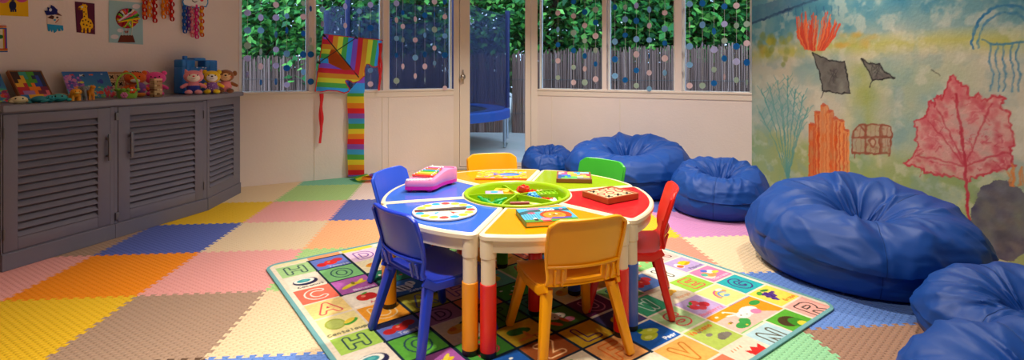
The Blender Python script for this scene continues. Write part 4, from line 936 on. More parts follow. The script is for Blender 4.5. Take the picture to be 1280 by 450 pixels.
for w, L in GA.items():
    f = LF if w < 4 else RF
    for k, (px, ds) in enumerate(L):
        go = -.038 if w == 2 and px > 420 else .02
        s, _ = f.sz(px, 50, go); zt = HEAD + .03
        root = thing('dot_garland', 'pastel paper dot garland, %s from the left in the %s' % (ORD[k], WN[w]), 'garland', M=f.mat(s, zt, go), group='hanging dot garlands')
        zl = 9
        for d in ds.split():
            z = f.sz(px, float(d[:-1]), go)[1]; zl = min(z, zl); dot(d[-1], root, (0, -.002, z - zt), rg.choice([0, .1, .3, .7, -.5, 1.1, -1.2]))
        b = B(); b.tube([(0, 0, 0), (0, 0, zl - zt - .05)], .0012, 5); b.done('thread', mat('clear_thread', 'D8D8DC', .4), root)
        b = B(); b.box((0, .010, .004), (.02, .02, .012), .003); b.done('hook', mat('clear_thread', 'D8D8DC', .4), root)

# ================================================================== KITE
KO = .045; RB = ['9A5CC8', 'F0303C', 'FA9A2E', 'F6E83C', '5CB850', '45B0EC']; KM = [cloth('ripstop_' + c, c) for c in RB]; redm = mat('ripstop_edge', 'D81E28', .5, .4); blk = plast('141416', .4)
KS0, KZ0 = LF.sz(404, 43, KO); kite = thing('kite', 'rainbow striped delta kite with long tail hung on the left window wall', 'kite', M=LF.mat(KS0, KZ0, KO))
def kp(px, py, y=0): s, z = LF.sz(px, py, KO); return Vector((s - KS0, y, z - KZ0))
N_, TRk, BLk = kp(404, 43), kp(478, 50.4), kp(393.8, 114.4)
out = [(0, 0), (1, 0), (.99, .47), (.94, .50), (.88, .50), (.82, .46), (.772, .453), (.75, .55), (.77, .665), (.70, .76), (.59, .81), (.55, .78), (.49, .765), (.45, .78), (.50, .86), (.545, .91), (.54, .97), (.47, 1.0), (.35, .97), (.2, .97), (.1, 1.0), (0, 1.0)]
ks = Canvas(1, 1, 1 / 108, (0, 0, 0)); ks.poly(out, (1, 1, 1)); K = ks.a[:, :, 0] > .5
b = B(); n = 109; vs = {}
def kv(i, j):
    if (i, j) not in vs:
        a, c = i / 108, j / 108; P = N_ + (TRk - N_) * a + (BLk - N_) * c; P.y = -.03 * math.sin(PI * min(a, 1)) * math.sin(PI * c) - .008 * math.sin(9 * a + 4 * c); vs[(i, j)] = b.v(P)
    return vs[(i, j)]
for j in range(108):
    for i in range(108):
        if K[j, i] and K[j + 1, i + 1] and K[j, i + 1] and K[j + 1, i]:
            b.mi = int(max((i + .5), (j + .5)) / 108 * 12) % 6; b.face([kv(i, j), kv(i + 1, j), kv(i + 1, j + 1), kv(i, j + 1)])
b.done('sail', KM, kite, 60)
def ab(a, c): return N_ + (TRk - N_) * a + (BLk - N_) * c + Vector((0, -.012, 0))
b = B(); b.tube([ab(*p) for p in out[2:] + out[:3]], .0055, 6); b.done('edge_tape', redm, kite)
b = B(); b.tube([kp(404, 43, -.03), kp(447.8, 96.7, -.03)], .006, 6); b.tube([kp(397, 79, -.035), kp(445.5, 46.7, -.035)], .005, 6); b.done('spars', blk, kite)
for p, a in (((404.5, 44.5), .8), ((398, 78.5), .5), ((444.5, 47.3), .5)):
    b = B(); b.box(kp(*p, -.03), (.035, .012, .02), .003, R=Matrix.Rotation(a, 3, 'Y')); b.done('corner_pocket', blk, kite)
b = B(); b.prism([tuple(kp(*p).xz) for p in ((409.5, 72), (413, 62), (418, 62), (439, 87), (430, 88), (418, 83), (410, 79))], .036, .038, RX(PI / 2)); b.done('keel_flap', cloth('ripstop_keel', 'E0702C'), kite)
b = B(); y = 96.0; k = 1; yb = 0; wl = {96: 455}
seq = [0, 5, 4, 3, 2, 1]
edges = [96, 104, 110, 116.5, 120.5, 122.5] + [122.5 + 6.4 * (i + 1) for i in range(15)] + [220.5]; cs = [0, 5, 5, 4, 3, 3] + [(2, 1, 0, 5, 4, 3)[i % 6] for i in range(16)]
def tl(y):
    t = min(1, (y - 96) / 20)
    if y < 116: return kp(452 - 17.5 * t, y, -.01), kp(455.5 - .0 * t, y, -.01)
    w = .6 * math.sin(y * .09); return kp(434.5 + w, y, -.01 - .012 * math.sin(y * .13)), kp(455 + w * .8, y, -.012 - .012 * math.sin(y * .1 + 1))
prev = [b.v(p) for p in tl(edges[0])]
for e0, e1, c in zip(edges, edges[1:], cs):
    for q_ in range(3):
        y1 = e0 + (e1 - e0) * (q_ + 1) / 3; cur = [b.v(p) for p in tl(y1)]; b.mi = c; b.face([prev[0], prev[1], cur[1], cur[0]]); prev = cur
iK = LF.mat(KS0, KZ0, KO).inverted()
fl = [gp(445, 222), gp(452, 226), gp(462, 228), gp(472, 224), gp(484, 219.5), gp(497, 216)]
for k in range(len(fl) * 4 - 4):
    t = (k + 1) / 4; i = min(int(t), len(fl) - 2); p = Vector(fl[i]).lerp(Vector(fl[i + 1]), t - i); d = (Vector(fl[i + 1]) - Vector(fl[i])).normalized(); nn = Vector((-d.y, d.x)) * .075
    z = .012 + .022 * abs(math.sin(k * .7)); cur = [b.v(iK @ Vector((*(p + nn), z + .02))), b.v(iK @ Vector((*(p - nn), z)))]
    b.mi = [5, 4, 3, 2, 1, 0][(k // 2) % 6]; b.face([prev[0], prev[1], cur[1], cur[0]]); prev = cur
b.done('tail', KM, kite, 60)
for x0, y0, y1 in ((400.5, 117, 179), (474, 54, 113)):
    b = B(); 
    for d in (0, 1):
        pa = [kp(x0 + d * 1.5 + .8 * math.sin(k * .9 + d), y0 + (y1 - y0 - d * 14) * k / 12, -.012 - .01 * d) for k in range(13)]
        r = [[b.v(p + Vector((-.012, 0, 0))), b.v(p + Vector((.012, .004, 0)))] for p in pa]
        for a, c in zip(r, r[1:]): b.face([a[0], a[1], c[1], c[0]])
    b.done('ribbon', redm, kite, 60)

# ================================================================== WALL ART
class Art:
    def __init__(s, f, name, lab, cat, px, py, group=None, off=.002):
        s.f = f; s.s0, s.z0 = f.sz(px, py, off); s.off = off; s.root = thing(name, lab, cat, M=f.mat(s.s0, s.z0, off), group=group)
    def p(s, px, py): a, z = s.f.sz(px, py, s.off); return (a - s.s0, z - s.z0)
    def poly(s, name, pts, o, th, m, parent=None): b = B(); b.prism([s.p(*q) for q in pts], o, o + th, RX(PI / 2)); return b.done(name, m, parent or s.root, 0)
    def ell(s, name, c, r, o, th, m, parent=None, n=28): return s.poly(name, [(c[0] + r[0] * math.cos(2 * PI * k / n), c[1] + r[1] * math.sin(2 * PI * k / n)) for k in range(n)], o, th, m, parent)
    def stick(s, name, a, c, r, o, m, parent=None): b = B(); b.tube([(*(lambda q: (q[0], -o, q[1]))(s.p(*a)),), (*(lambda q: (q[0], -o, q[1]))(s.p(*c)),)], r, 6); return b.done(name, m, parent or s.root)
a = Art(ART, 'paper_collage', 'yellow card with a navy winged paper figure, top left of the wall', 'wall art', 15, 5, 'children\'s artwork on the wall')
a.poly('card', [(-16, -16), (34.5, -14), (35.5, 20.8), (-16, 18.5)], 0, .0015, paper('E8B418'))
a.ell('body', (15.5, 7), (4.5, 6), .0016, .002, paper('1E2450')); a.ell('head', (16, -4), (4, 5), .0016, .002, paper('1E2450'))
for x in (12.5, 15, 18): a.poly('foot', [(x, 11), (x + 2, 11), (x + 2.2, 15), (x + .4, 15)], .0016, .0015, paper('1E2450'))
a.ell('wing', (4, -3), (8, 7), .0016, .0015, paper('D86A8A')); a.ell('wing', (27, -3), (8, 6), .0016, .0015, paper('C8488C'))
a = Art(ART, 'stick_frame', 'striped craft stick picture frame at the left picture edge', 'wall art', 0, 50)
a.poly('backing', [(-22, 36), (6, 35), (7, 62), (-22, 62)], 0, .001, paper('E4DCC8'))
for k, c in enumerate(('C84A28', 'E8912C', '2C5CA8')):
    a.poly('craft_stick', [(-24, 32 + k * 1.4), (7.6, 32.2 + k * 1.4), (7.6, 33.4 + k * 1.4), (-24, 33.2 + k * 1.4)], .003, .002, paper(c)); a.poly('craft_stick', [(-24, 61 + k * 1.6), (9, 60.4 + k * 1.6), (9, 61.8 + k * 1.6), (-24, 62.4 + k * 1.6)], .003, .002, paper(c))
    a.poly('craft_stick', [(3.2 + k * 1.7, 35), (4.7 + k * 1.7, 35), (5.4 + k * 1.7, 62), (3.9 + k * 1.7, 62)], .001, .002, paper(('D8A828', 'C03C78', '2C5CA8')[k]))
a.ell('leaf_shape', (0, 46), (4, 2.5), .0015, .001, paper('1F6A38'))
a = Art(ART, 'paper_sheet', 'white paper sheet cut off at the top edge, above the pirate', 'wall art', 62, -8)
a.poly('sheet', [(44, -26), (79, -26), (79, 1.2), (44, .2)], 0, .001, paper('D8D0C8')); a.ell('drawing', (62, -14), (10, 8), .0011, .0006, paper('B8A8C0'))
a = Art(ART, 'pirate_collage', 'paper pirate face with navy hat and blue fringe beard', 'wall art', 67, 24)
a.poly('face', [(59, 15), (77, 17), (77, 30), (59, 30)], 0, .002, paper('E2CFC4')); a.poly('hat', [(55, 13.5), (59.5, 13.5), (59, 9), (62.5, 10), (63.5, 6.2), (67, 8), (69.5, 10.5), (71.5, 12), (71, 16.5), (72.5, 17), (66, 18.6), (58, 19)], .002, .002, paper('20246E'))
a.poly('bandana', [(70, 14.2), (77.5, 20), (72, 19.2), (68, 18)], .002, .0015, paper('7A4A3C')); a.poly('eye_patch', [(59, 22), (64, 19), (67.5, 20.5), (66, 24.2), (61.5, 23)], .002, .0015, paper('5A3228')); a.ell('eye', (71.3, 21.8), (1.5, 1.2), .002, .0012, paper('4A2A28')); a.ell('nose', (68, 25), (1.3, 1.2), .002, .003, paper('3C9CC8'))
a.poly('mouth', [(68.5, 28.2), (73, 23.8), (73.6, 24.5), (69.4, 28.8)], .002, .0012, paper('B04848')); a.ell('skull_mark', (62.5, 12.3), (1.8, 2), .004, .0008, paper('D8D8E8'))
a.poly('beard', [(58.8, 30), (78.5, 32), (79, 38), (77.5, 38.6), (75, 34.5), (75.5, 38.8), (73, 39), (71.5, 35), (70.5, 39), (67.5, 41.4), (66, 36.5), (64.5, 40.5), (62.5, 36), (62, 39), (60, 39)], .001, .002, paper('2C94C4'))
a = Art(ART, 'giraffe_card', 'dark purple card with a spotted yellow paper giraffe', 'wall art', 106, 22)
a.poly('card', [(93.6, 1.8), (118, 4.4), (118.8, 43), (95.8, 40.4)], 0, .0015, paper('5A1F3C')); yl = paper('F0B51E')
a.poly('giraffe', [(97, 10.5), (98.5, 8), (102.5, 6.2), (103.2, 4.6), (104.6, 5.6), (106.4, 5), (107.6, 6.4), (109, 7.5), (108.3, 10), (109.5, 22.5), (113.6, 25), (116, 31), (115.6, 36.5), (113.4, 35.5), (112.5, 40.5), (110.6, 40.5), (110.3, 35), (108.4, 35), (108, 41.6), (105.8, 41.6), (105.6, 35.2), (104, 35), (103.4, 40.6), (101.2, 40.2), (101.5, 34), (99.6, 29.5), (101.5, 24.5), (103.8, 22), (103.2, 12.2), (98.4, 12.6)], .0016, .002, yl)
for x, y, r in ((104.5, 15, .9), (107, 17.5, .8), (105, 20.5, .9), (103, 26, 1), (106.5, 25, 1), (110, 27, 1.1), (113, 29, 1), (104, 30.5, 1.1), (108, 31.5, 1.1), (112, 33, .9), (102, 36.5, .7), (107, 38, .7), (106, 9, .6)): a.ell('spot', (x, y), (r, r), .0037, .0006, paper('5A2C14'), n=12)
a.ell('muzzle', (98.5, 11), (1.8, 1.6), .0037, .001, paper('8A4A24')); a.ell('eye', (102.3, 8.8), (1.2, 1), .0037, .0008, paper('BCD4E4')); a.ell('tail', (115.4, 36), (1.4, 1.2), .0037, .001, paper('8A4A24'))
a = Art(ART, 'balloon_card', 'pale blue card with a multicoloured yarn hot air balloon', 'wall art', 157, 28)
a.poly('card', [(135.8, .2), (178, 3.6), (178.8, 55.8), (136, 53)], 0, .0015, paper('9CC0C8'))
for c, r in (((170, 8), (5, 3)), ((150, 38), (4, 2.4)), ((143, 46), (5, 2.8))): a.ell('cloud', c, r, .0016, .0008, paper('D8D0D8'))
bl = a.ell('balloon', (158.5, 23), (14, 12.5), .0016, .004, paper('B02C3C')); yc = ['2C8A3C', 'E8C428', 'C8283C', '2A2A3C', 'E87828', '8CC43C', 'D8D8DC', 'D85A8A']
for k in range(18):
    t = k * PI / 18; ce, ra = (158.5, 23), (13.5, 12); o = (k * 7 % 9 - 4) * 1.1
    dx, dy = math.cos(t), math.sin(t); L = math.sqrt(max(0, 1 - (o / 13) ** 2))
    a.stick('yarn', (ce[0] + dx * ra[0] * L - dy * o, ce[1] + dy * ra[1] * L + dx * o), (ce[0] - dx * ra[0] * L - dy * o, ce[1] - dy * ra[1] * L + dx * o), .0075, .008 + .0006 * k, mat('yarn_' + yc[k % 8], yc[k % 8], .95, .1), bl)
for x0, x1 in ((152, 153), (157, 157), (160.5, 160), (165, 164)): a.stick('rope', (x0, 34), (x1, 44.5), .0016, .004, paper('E4E0DC'))
a.poly('basket', [(150.5, 44), (165.5, 44), (168.5, 53), (147, 53)], .0016, .003, paper('6A3324')); a.poly('passenger', [(155, 38.5), (160.5, 38.5), (159, 41.5), (156, 41.5)], .0016, .002, paper('8A4A38'))
# paper chains
lkme = {}
def chain(root, f, off, px, y0, y1, colsq, s0, z0, step=4.6):
    n = int((y1 - y0) / step)
    for k in range(n):
        c = colsq[k % len(colsq)]; s, z = f.sz(px + .3 * math.sin(k * 2.1), y1 - (k + .5) * step, off)
        if c not in lkme:
            b = B(RX(PI / 2)); b.lathe([(.0185, -.007), (.0185, .007), (.0175, .007), (.0175, -.007), (.0185, -.007)], 22); o = b.done('paper_link', paper(c), root); lkme[c] = o.data
        else: o = bpy.data.objects.new('paper_link', lkme[c]); COL.objects.link(o); o.parent = root
        o.location = (s - s0, (-.006, .006)[k % 2] , z - z0); o.rotation_euler.z = (.25, 1.25)[k % 2]
for k, (px, y1, c, lab) in enumerate([(180.5, 24, ['C8241E', 'E8641E'], 'red and orange paper chain, leftmost over the balloon card'), (186.5, 21, ['F08A1E', 'EE9A2C'], 'light orange paper chain beside the leftmost red one'), (193, 28, ['C41E1E'], 'long dark red paper chain, third from the left'),
        (204, 23, ['F0921E'], 'orange paper chain, fourth from the left'), (209, 18, ['E86A2A'], 'short orange red paper chain, fifth from the left'), (214.5, 26, ['C8201E', 'D82C24'], 'red paper chain nearest the cloud mobile')]):
    s0, z0 = ART.sz(px, -14, .03); root = thing('paper_chain', lab, 'paper chain', M=ART.mat(s0, z0, .03), group='orange and red paper chains'); chain(root, ART, .03, px, -16, y1, c, s0, z0)
a = Art(ART, 'cloud_mobile', 'white smiling paper cloud with five rainbow paper chains below', 'wall art', 244, 2, off=.03)
a.poly('cloud', [(227.5, 3), (229, -3), (234, -8), (240, -10), (248, -13), (256, -8), (260, -3), (260.5, 4), (258, 9), (252, 9), (249, 10.5), (243, 10), (238, 10), (234, 8.5), (229, 7)], -.001, .001, paper('2C8CC8'))
c_ = a.poly('cloud_face', [(229, 2.5), (230.5, -2), (235, -6.5), (240, -8.5), (248, -11), (255, -7), (258.5, -2), (259, 3.5), (257, 7.6), (252, 7.6), (249, 9), (243, 8.5), (238, 8.5), (234.5, 7), (230.5, 5.6)], .0002, .002, paper('E8E4E4'))
a.ell('cheek', (252, .5), (2, 1.4), .0023, .001, paper('D8344C'), c_); a.poly('smile', [(240, 0), (243, 2.4), (246, 1.4), (246.4, 2.2), (243, 3.4), (239.4, 1)], .0023, .001, paper('202028'), c_)
for px, y1, c in ((230.5, 41, '1F5CB8'), (235.5, 38, '6A3C9C'), (240, 46, 'F08AA0'), (245.5, 48, 'E8308C'), (252, 45.5, 'F0821E')): chain(a.root, ART, .03, px, 6, y1, [c] if px < 250 else ['E8601E', 'F0B41E'], a.s0, a.z0, 4.2)
# ================================================================== TOYS ON THE WORKTOP
WZ = .9003
def shelf(px, d):
    s = FR_.sz(px, 110, -d)[0]; p = FR_.at(s, WZ, -d); return p, p.y / F * (.90 + .15 * min(1, max(0, px) / 230)), math.atan2(p.y, p.x) - PI / 2
def scl(M, k): return M @ Matrix.Diagonal((k, k, k, 1))
SW = 'toys along the worktop'
def leanboard(name, lab, cat, px0, px1, ytop, d0, d1, th, fm, frame=None, hgt=None):
    """board leaning back to the wall; fm(w,h)->Canvas of its face"""
    s0, s1 = (FR_.sz(p, 115, -d0)[0] for p in (px0, px1)); zt = FR_.sz((px0 + px1) / 2 - 8, ytop, -d1)[1]
    h = math.hypot(zt - WZ, d1 - d0); an = math.atan2(d1 - d0, zt - WZ); w = s1 - s0
    M = FR_.mat(s0, WZ + th * math.sin(an), -d0) @ RX(-an); root = thing(name, lab, cat, M=M)
    b = B(); b.bx(0, w, 0.0005, th, 0, h, .003); b.done('board', frame or plast('D8D0C0', .6), root, 0)
    cv = fm(w, h); cv.mesh('printed_face', TR(0, 0, 0) @ RX(PI / 2), paint_mat('printed_card', .35, None, .4), root)
    return root, w, h
def sea(seed):
    def fn(w, h):
        cv = Canvas(w, h, .0022, '2468A8'); r = random.Random(seed); U, V = np.meshgrid(cv.u / w, cv.v / h)
        g = np.clip(V, 0, 1)[..., None]; cv.a = hexc('3F9AA8') * (1 - g) + hexc('1C5CA8') * g
        for k in range(90): cv.ell((r.uniform(0, .35) * w, r.uniform(.3, .85) * h), (r.uniform(.004, .014),) * 2, r.choice(['8A4AA8', 'B05CB8', '5A3C9C', 'C87AB0', '3C5CB0']))
        for k in range(110): cv.ell((r.uniform(.2, 1) * w, r.uniform(.0, .45) * h), (r.uniform(.004, .014), r.uniform(.003, .01)), r.choice(['2C9A8C', '5CB89A', '3C78B8', '88B84C', '2C5C9C', 'C8C05C']))
        for k in range(26): cv.ell((r.uniform(.8, 1) * w, r.uniform(.02, .4) * h), (r.uniform(.004, .012), r.uniform(.004, .014)), r.choice(['C8283C', 'B83C7C', '8A2C6C']))
        for x, y, rx, ry, c in ((.2, .88, .035, .02, 'D83C30'), (.42, .86, .04, .03, 'E8E4D8'), (.44, .85, .02, .03, '202838'), (.62, .88, .035, .02, 'E86028'), (.35, .6, .05, .03, 'D8C83C'), (.78, .62, .05, .07, '283CA0'), (.7, .2, .06, .05, 'D84A30'), (.22, .42, .04, .03, 'E8882C'), (.52, .45, .03, .02, 'F0D848'), (.85, .9, .02, .01, 'F0F0F0')):
            cv.ell((x * w, y * h), (rx * w, ry * h * 1.3), c); cv.poly([((x - rx * .8) * w, y * h), ((x - rx * 1.7) * w, (y + ry * 1.4) * h), ((x - rx * 1.7) * w, (y - ry * 1.4) * h)], c)
        return cv
    return fn
leanboard('picture_book', 'blue sea picture book leaning on the wall at the left picture edge', 'book', -14, 15, 92, .26, .37, .012, sea(2))
leanboard('jigsaw_board', 'wide undersea jigsaw board with coral and fish leaning on the wall', 'jigsaw board', 88, 145, 90, .27, .355, .006, sea(5))
# wooden block puzzle with loose coloured pieces
wood = mat('light_wood', 'B9875A', .55, .3, var=.12); dwood = mat('brown_wood', '8A5230', .5, .3, var=.12)
PIECES = ['BBTTGGKK', 'BBYTGKNK', 'BYYGGGNK', 'YYRGONNK', 'RRROOOMM', 'RLLLOMMP', 'CCYYYYPP']
PC = {'B': '3C2420', 'T': '3CA08C', 'G': '4CA038', 'K': '28304C', 'Y': 'F0B030', 'N': '2848A8', 'R': 'C42838', 'O': 'F07C1C', 'M': '7C2848', 'L': 'B07CB8', 'P': 'E8707C', 'C': '2C78B8'}
def blockpuzzle(root, w, h, d, grid, upright):
    """tray in local xz (upright) or xy, the pieces as flat wooden cells grouped by colour"""
    T = Matrix() if not upright else RX(PI / 2)
    t = .008; b = B(T)
    for x0, x1, y0, y1 in ((0, t, 0, h), (w - t, w, 0, h), (t, w - t, 0, t), (t, w - t, h - t, h)): b.bx(x0, x1, y0, y1, 0, d, .0015)
    b.bx(t, w - t, t, h - t, 0, d * .4); b.done('tray', dwood, root, 0)
    nr, nc = len(grid), len(grid[0]); cw, ch = (w - 2 * t - .002) / nc, (h - 2 * t - .002) / nr
    for key in sorted(set(''.join(grid))):
        seen = {(r, c) for r in range(nr) for c in range(nc) if grid[r][c] == key}
        while seen:
            st = [seen.pop()]; comp = list(st)
            while st:
                r, c = st.pop()
                for q in ((r + 1, c), (r - 1, c), (r, c + 1), (r, c - 1)):
                    if q in seen: seen.discard(q); st.append(q); comp.append(q)
            b = B(T)
            for r, c in comp:
                x = t + .001 + c * cw; y = h - t - .001 - (r + 1) * ch
                b.bx(x + .0004, x + cw + (.0004 if (r, c + 1) in comp else -.0004), y + (-.0004 if (r + 1, c) in comp else .0004), y + ch - .0004, d * .41, d * .93)
            b.done('puzzle_piece', mat('stained_wood_' + PC[key], PC[key], .5, .35), root, 0)
d0, d1 = .25, .375; s0, s1 = (FR_.sz(p, 115, -d0)[0] for p in (24, 66)); zt = FR_.sz(38, 91, -d1)[1]; an = math.atan2(d1 - d0, zt - WZ)
root = thing('block_puzzle', 'wooden tray puzzle of dark coloured blocks leaning on the wall behind bath toys', 'puzzle', M=FR_.mat(s0, WZ + .028 * math.sin(an) * 0 + .001, -d0) @ RX(-an)); blockpuzzle(root, s1 - s0, math.hypot(zt - WZ, d1 - d0), .024, PIECES, True)
def tictac(root, w, h, d, marks, upright):
    T = RX(PI / 2) if upright else Matrix(); b = B(T); t = .012
    for x0, x1, y0, y1 in ((0, t, 0, h), (w - t, w, 0, h), (t, w - t, 0, t), (t, w - t, h - t, h)): b.bx(x0, x1, y0, y1, 0, d, .002)
    b.bx(t, w - t, t, h - t, 0, d * .55); b.done('tray', wood if upright else mat('cherry_wood', 'A85C30', .4, .4, var=.1), root, 0)
    cw, ch = (w - 2 * t) / 3, (h - 2 * t) / 3
    for r in range(3):
        for c in range(3):
            x, y = t + (c + .5) * cw, t + (2.5 - r) * ch; b = B(T); b.box((x, y, d * .72), (cw * .94, ch * .94, d * .34), .002); o = b.done('wooden_square', mat('pale_wood', 'DDBB92', .5, .3, var=.06), root, 0)
            b = B(T); z = d * .9
            if marks[r][c] == 'X':
                for s in (-1, 1): b.box((x, y, z), (cw * .66, cw * .16, .0016), R=Matrix.Rotation(s * PI / 4, 3, 'Z'))
                b.done('cross_mark', paper('1C1A1C'), o, 0)
            else:
                R0 = cw * .36; b.lathe([(R0, 0), (R0, .001), (R0 * .66, .001), (R0 * .66, 0)], 24, (x, y, z - .0004)); b.done('ring_mark', paper('D03038'), o, 0)
s0, s1 = (FR_.sz(p, 115, -.33)[0] for p in (137, 168)); zt = FR_.sz(148, 91, -.392)[1]; h = math.hypot(zt - WZ, .062); an = math.atan2(.062, zt - WZ)
root = thing('noughts_and_crosses', 'light wooden noughts and crosses board propped behind the green flower basket', 'board game', M=FR_.mat(s0, WZ + .001, -.33) @ RX(-an)); tictac(root, s1 - s0, h, .018, ['XXO', 'XXO', 'OXX'], True)
# bath toys
def stand(name, lab, cat, px, d, turn=0):
    p, k, a = shelf(px, d); return thing(name, lab, cat, p, a + turn, SW), k
def eyes(root, x, y, z, r, m=None):
    for s in (-1, 1): b = B(); b.sph((s * x, y, z), (r, r * .6, r), 10, 8); b.done('eye', m or plast('101014', .2), root)
r, k = stand('bath_toy', 'cream rubber turtle bath toy, leftmost on the worktop', 'bath toy', 24, .10)
b = B(); b.sph((0, 0, 5 * k), (9 * k, 8 * k, 5.6 * k), 24, 14); b.sph((-7 * k, -3 * k, 3 * k), (3 * k, 3 * k, 2.4 * k)); b.done('body', plast('E8D6A8', .45), r); eyes(r, 3.5 * k, -6.6 * k, 7 * k, 1.1 * k); b = B(); b.sph((-8 * k, 1 * k, 4 * k), (3 * k, 4 * k, 3.4 * k)); b.done('shell', plast('8A9C4C', .5), r); b = B(); b.sph((7.5 * k, -3 * k, 3.4 * k), (1.8 * k, 1.6 * k, 1.2 * k)); b.done('cheek', plast('E8B070', .5), r)
r, k = stand('bath_toy', 'teal sea turtle bath toy with spread flippers before the block puzzle', 'bath toy', 50, .09)
tm = plast('2C98A0', .45); b = B(); b.sph((0, 0, 4.6 * k), (9 * k, 7 * k, 4.6 * k), 24, 14); b.done('shell', plast('24808C', .5), r); b = B(); b.sph((10 * k, -2 * k, 6.5 * k), (5 * k, 4 * k, 3.6 * k)); b.done('head', tm, r)
for x, y, a in ((-12, -2, .5), (12, 3, -.5), (-8, 5, .8), (5, -6, -.3)): b = B(); b.sph((x * k, y * k, 2.4 * k), (5 * k, 3 * k, 1.8 * k), R=Matrix.Rotation(a, 3, 'Y')); b.done('flipper', tm, r)
for x in (8.5, 12): b = B(); b.sph((x * k, -5.2 * k, 7.6 * k), .9 * k, 8, 6); b.done('eye', plast('101014', .2), r)
r, k = stand('bath_toy', 'teal crab bath toy with brown back, beside the teal turtle', 'bath toy', 73.5, .09)
b = B(); b.sph((0, 0, 5.4 * k), (9 * k, 7.5 * k, 5.4 * k), 24, 14); b.done('body', plast('2FA0A4', .45), r); eyes(r, 3.4 * k, -6.6 * k, 7.6 * k, 1.1 * k); b = B(); b.sph((0, 2.5 * k, 8 * k), (9.4 * k, 6 * k, 3.6 * k)); b.done('back_shell', plast('7A5C2C', .5), r)
for s in (-1, 1): b = B(); b.sph((s * 10 * k, -2 * k, 2.6 * k), (3 * k, 3 * k, 2.4 * k)); b.done('claw', plast('2FA0A4', .45), r)
b = B(); b.tube([(-2 * k, -7.2 * k, 3.6 * k), (0, -7.5 * k, 3.2 * k), (2 * k, -7.2 * k, 3.6 * k)], .35 * k, 6); b.done('mouth', plast('1C5C60'), r)
def animal(lab, px, d, w, h, c, kind, turn):
    r, k = stand('animal_figure', lab, 'toy animal', px, d, turn); m = plast(c, .45); b = B()
    b.sph((0, 0, h * .52 * k), (w * .42 * k, w * .62 * k, h * .30 * k), 20, 14)
    for sx in (-1, 1):
        for sy in (-1, 1): b.tube([(sx * w * .24 * k, sy * w * .34 * k, h * .45 * k), (sx * w * .26 * k, sy * w * .36 * k, h * .08 * k), (sx * w * .26 * k, sy * w * .38 * k, 0)], [w * .17 * k, w * .14 * k, w * .17 * k], 10)
    b.done('body', m, r, 70); hy = -w * .55 * k; b = B()
    if kind == 'lion':
        b.sph((0, hy, h * .74 * k), (w * .34 * k, w * .3 * k, h * .22 * k)); b.done('head', m, r); b = B(); b.sph((0, hy + w * .14 * k, h * .74 * k), (w * .48 * k, w * .24 * k, h * .30 * k), 16, 10); b.done('mane', plast('D8901C', .5), r)
        b = B(); b.sph((0, hy - w * .26 * k, h * .68 * k), (w * .16 * k, w * .12 * k, h * .08 * k)); b.done('muzzle', plast('F0C868', .5), r); b = B(); b.tube([(0, w * .6 * k, h * .5 * k), (w * .2 * k, w * .9 * k, h * .4 * k)], w * .05 * k, 6); b.done('tail', m, r); eyes(r, w * .14 * k, hy - w * .24 * k, h * .8 * k, w * .05 * k)
    elif kind == 'elephant':
        b.sph((0, hy, h * .80 * k), (w * .40 * k, w * .36 * k, h * .20 * k)); b.tube([(0, hy - w * .3 * k, h * .74 * k), (0, hy - w * .5 * k, h * .5 * k), (0, hy - w * .55 * k, h * .3 * k)], [w * .15 * k, w * .11 * k, w * .08 * k], 10); b.done('head', m, r)
        for s in (-1, 1): b = B(); b.sph((s * w * .42 * k, hy + w * .1 * k, h * .82 * k), (w * .22 * k, w * .08 * k, h * .16 * k)); b.done('ear', m, r)
        eyes(r, w * .2 * k, hy - w * .3 * k, h * .84 * k, w * .05 * k)
    else:
        b.tube([(0, hy * .6, h * .6 * k), (0, hy, h * .85 * k)], [w * .3 * k, w * .26 * k], 12); b.sph((0, hy - w * .12 * k, h * .88 * k), (w * .3 * k, w * .42 * k, h * .12 * k)); b.done('head', m, r)
        for s in (-1, 1): b = B(); b.cyl((s * w * .12 * k, hy, h * .95 * k), (s * w * .14 * k, hy, h * 1.04 * k), w * .05 * k); b.done('horn', m, r)
        eyes(r, w * .22 * k, hy - w * .2 * k, h * .92 * k, w * .05 * k)
animal('small yellow orange lion figure with a mane before the jigsaw board', 93.5, .11, 13, 15.5, 'F0A01C', 'lion', .25)
animal('small grey elephant figure between the lion and the orange figure', 103.5, .14, 9.5, 18.5, '7C7C80', 'elephant', .2)
animal('small orange long-necked animal figure right of the grey elephant', 112.5, .14, 9, 18.5, 'F0941C', 'giraffe', .5)
# felt basket
r, k = stand('flower_basket', 'green felt basket with flower trim and hoop handle', 'basket', 159, .12); fg = felt('8CB83C')
b = B(); b.lathe([(0, 0), (9.5 * k, 0), (10.5 * k, 4 * k), (11 * k, 10.5 * k), (10.2 * k, 10.5 * k), (9.6 * k, 1 * k), (0, 1 * k)], 28); b.done('basket_body', fg, r)
b = B()
for q in range(13): a = 2 * PI * q / 13; b.sph((11 * k * math.cos(a), 11 * k * math.sin(a), 10.4 * k), (2.4 * k, 2.4 * k, 2 * k), 10, 8)
b.done('leaf_trim', felt('7AA82C'), r)
b = B(); b.tube([(11 * k * math.cos(t), -1 * k, 10 * k + 21 * k * math.sin(t) ** .8) for t in [PI * q / 20 for q in range(21)]], 1, 8, sq=(1.0 * k, .5 * k)); b.done('handle', fg, r)
def flower(r, x, y, z, rad, c, cc):
    b = B()
    for q in range(6): a = 2 * PI * q / 6; b.sph((x + rad * .6 * math.cos(a), y, z + rad * .6 * math.sin(a)), (rad * .45, rad * .2, rad * .45), 8, 6)
    f = b.done('flower', felt(c), r); b = B(); b.sph((x, y - rad * .15, z), (rad * .35, rad * .2, rad * .35), 8, 6); b.done('flower_centre', felt(cc), f)
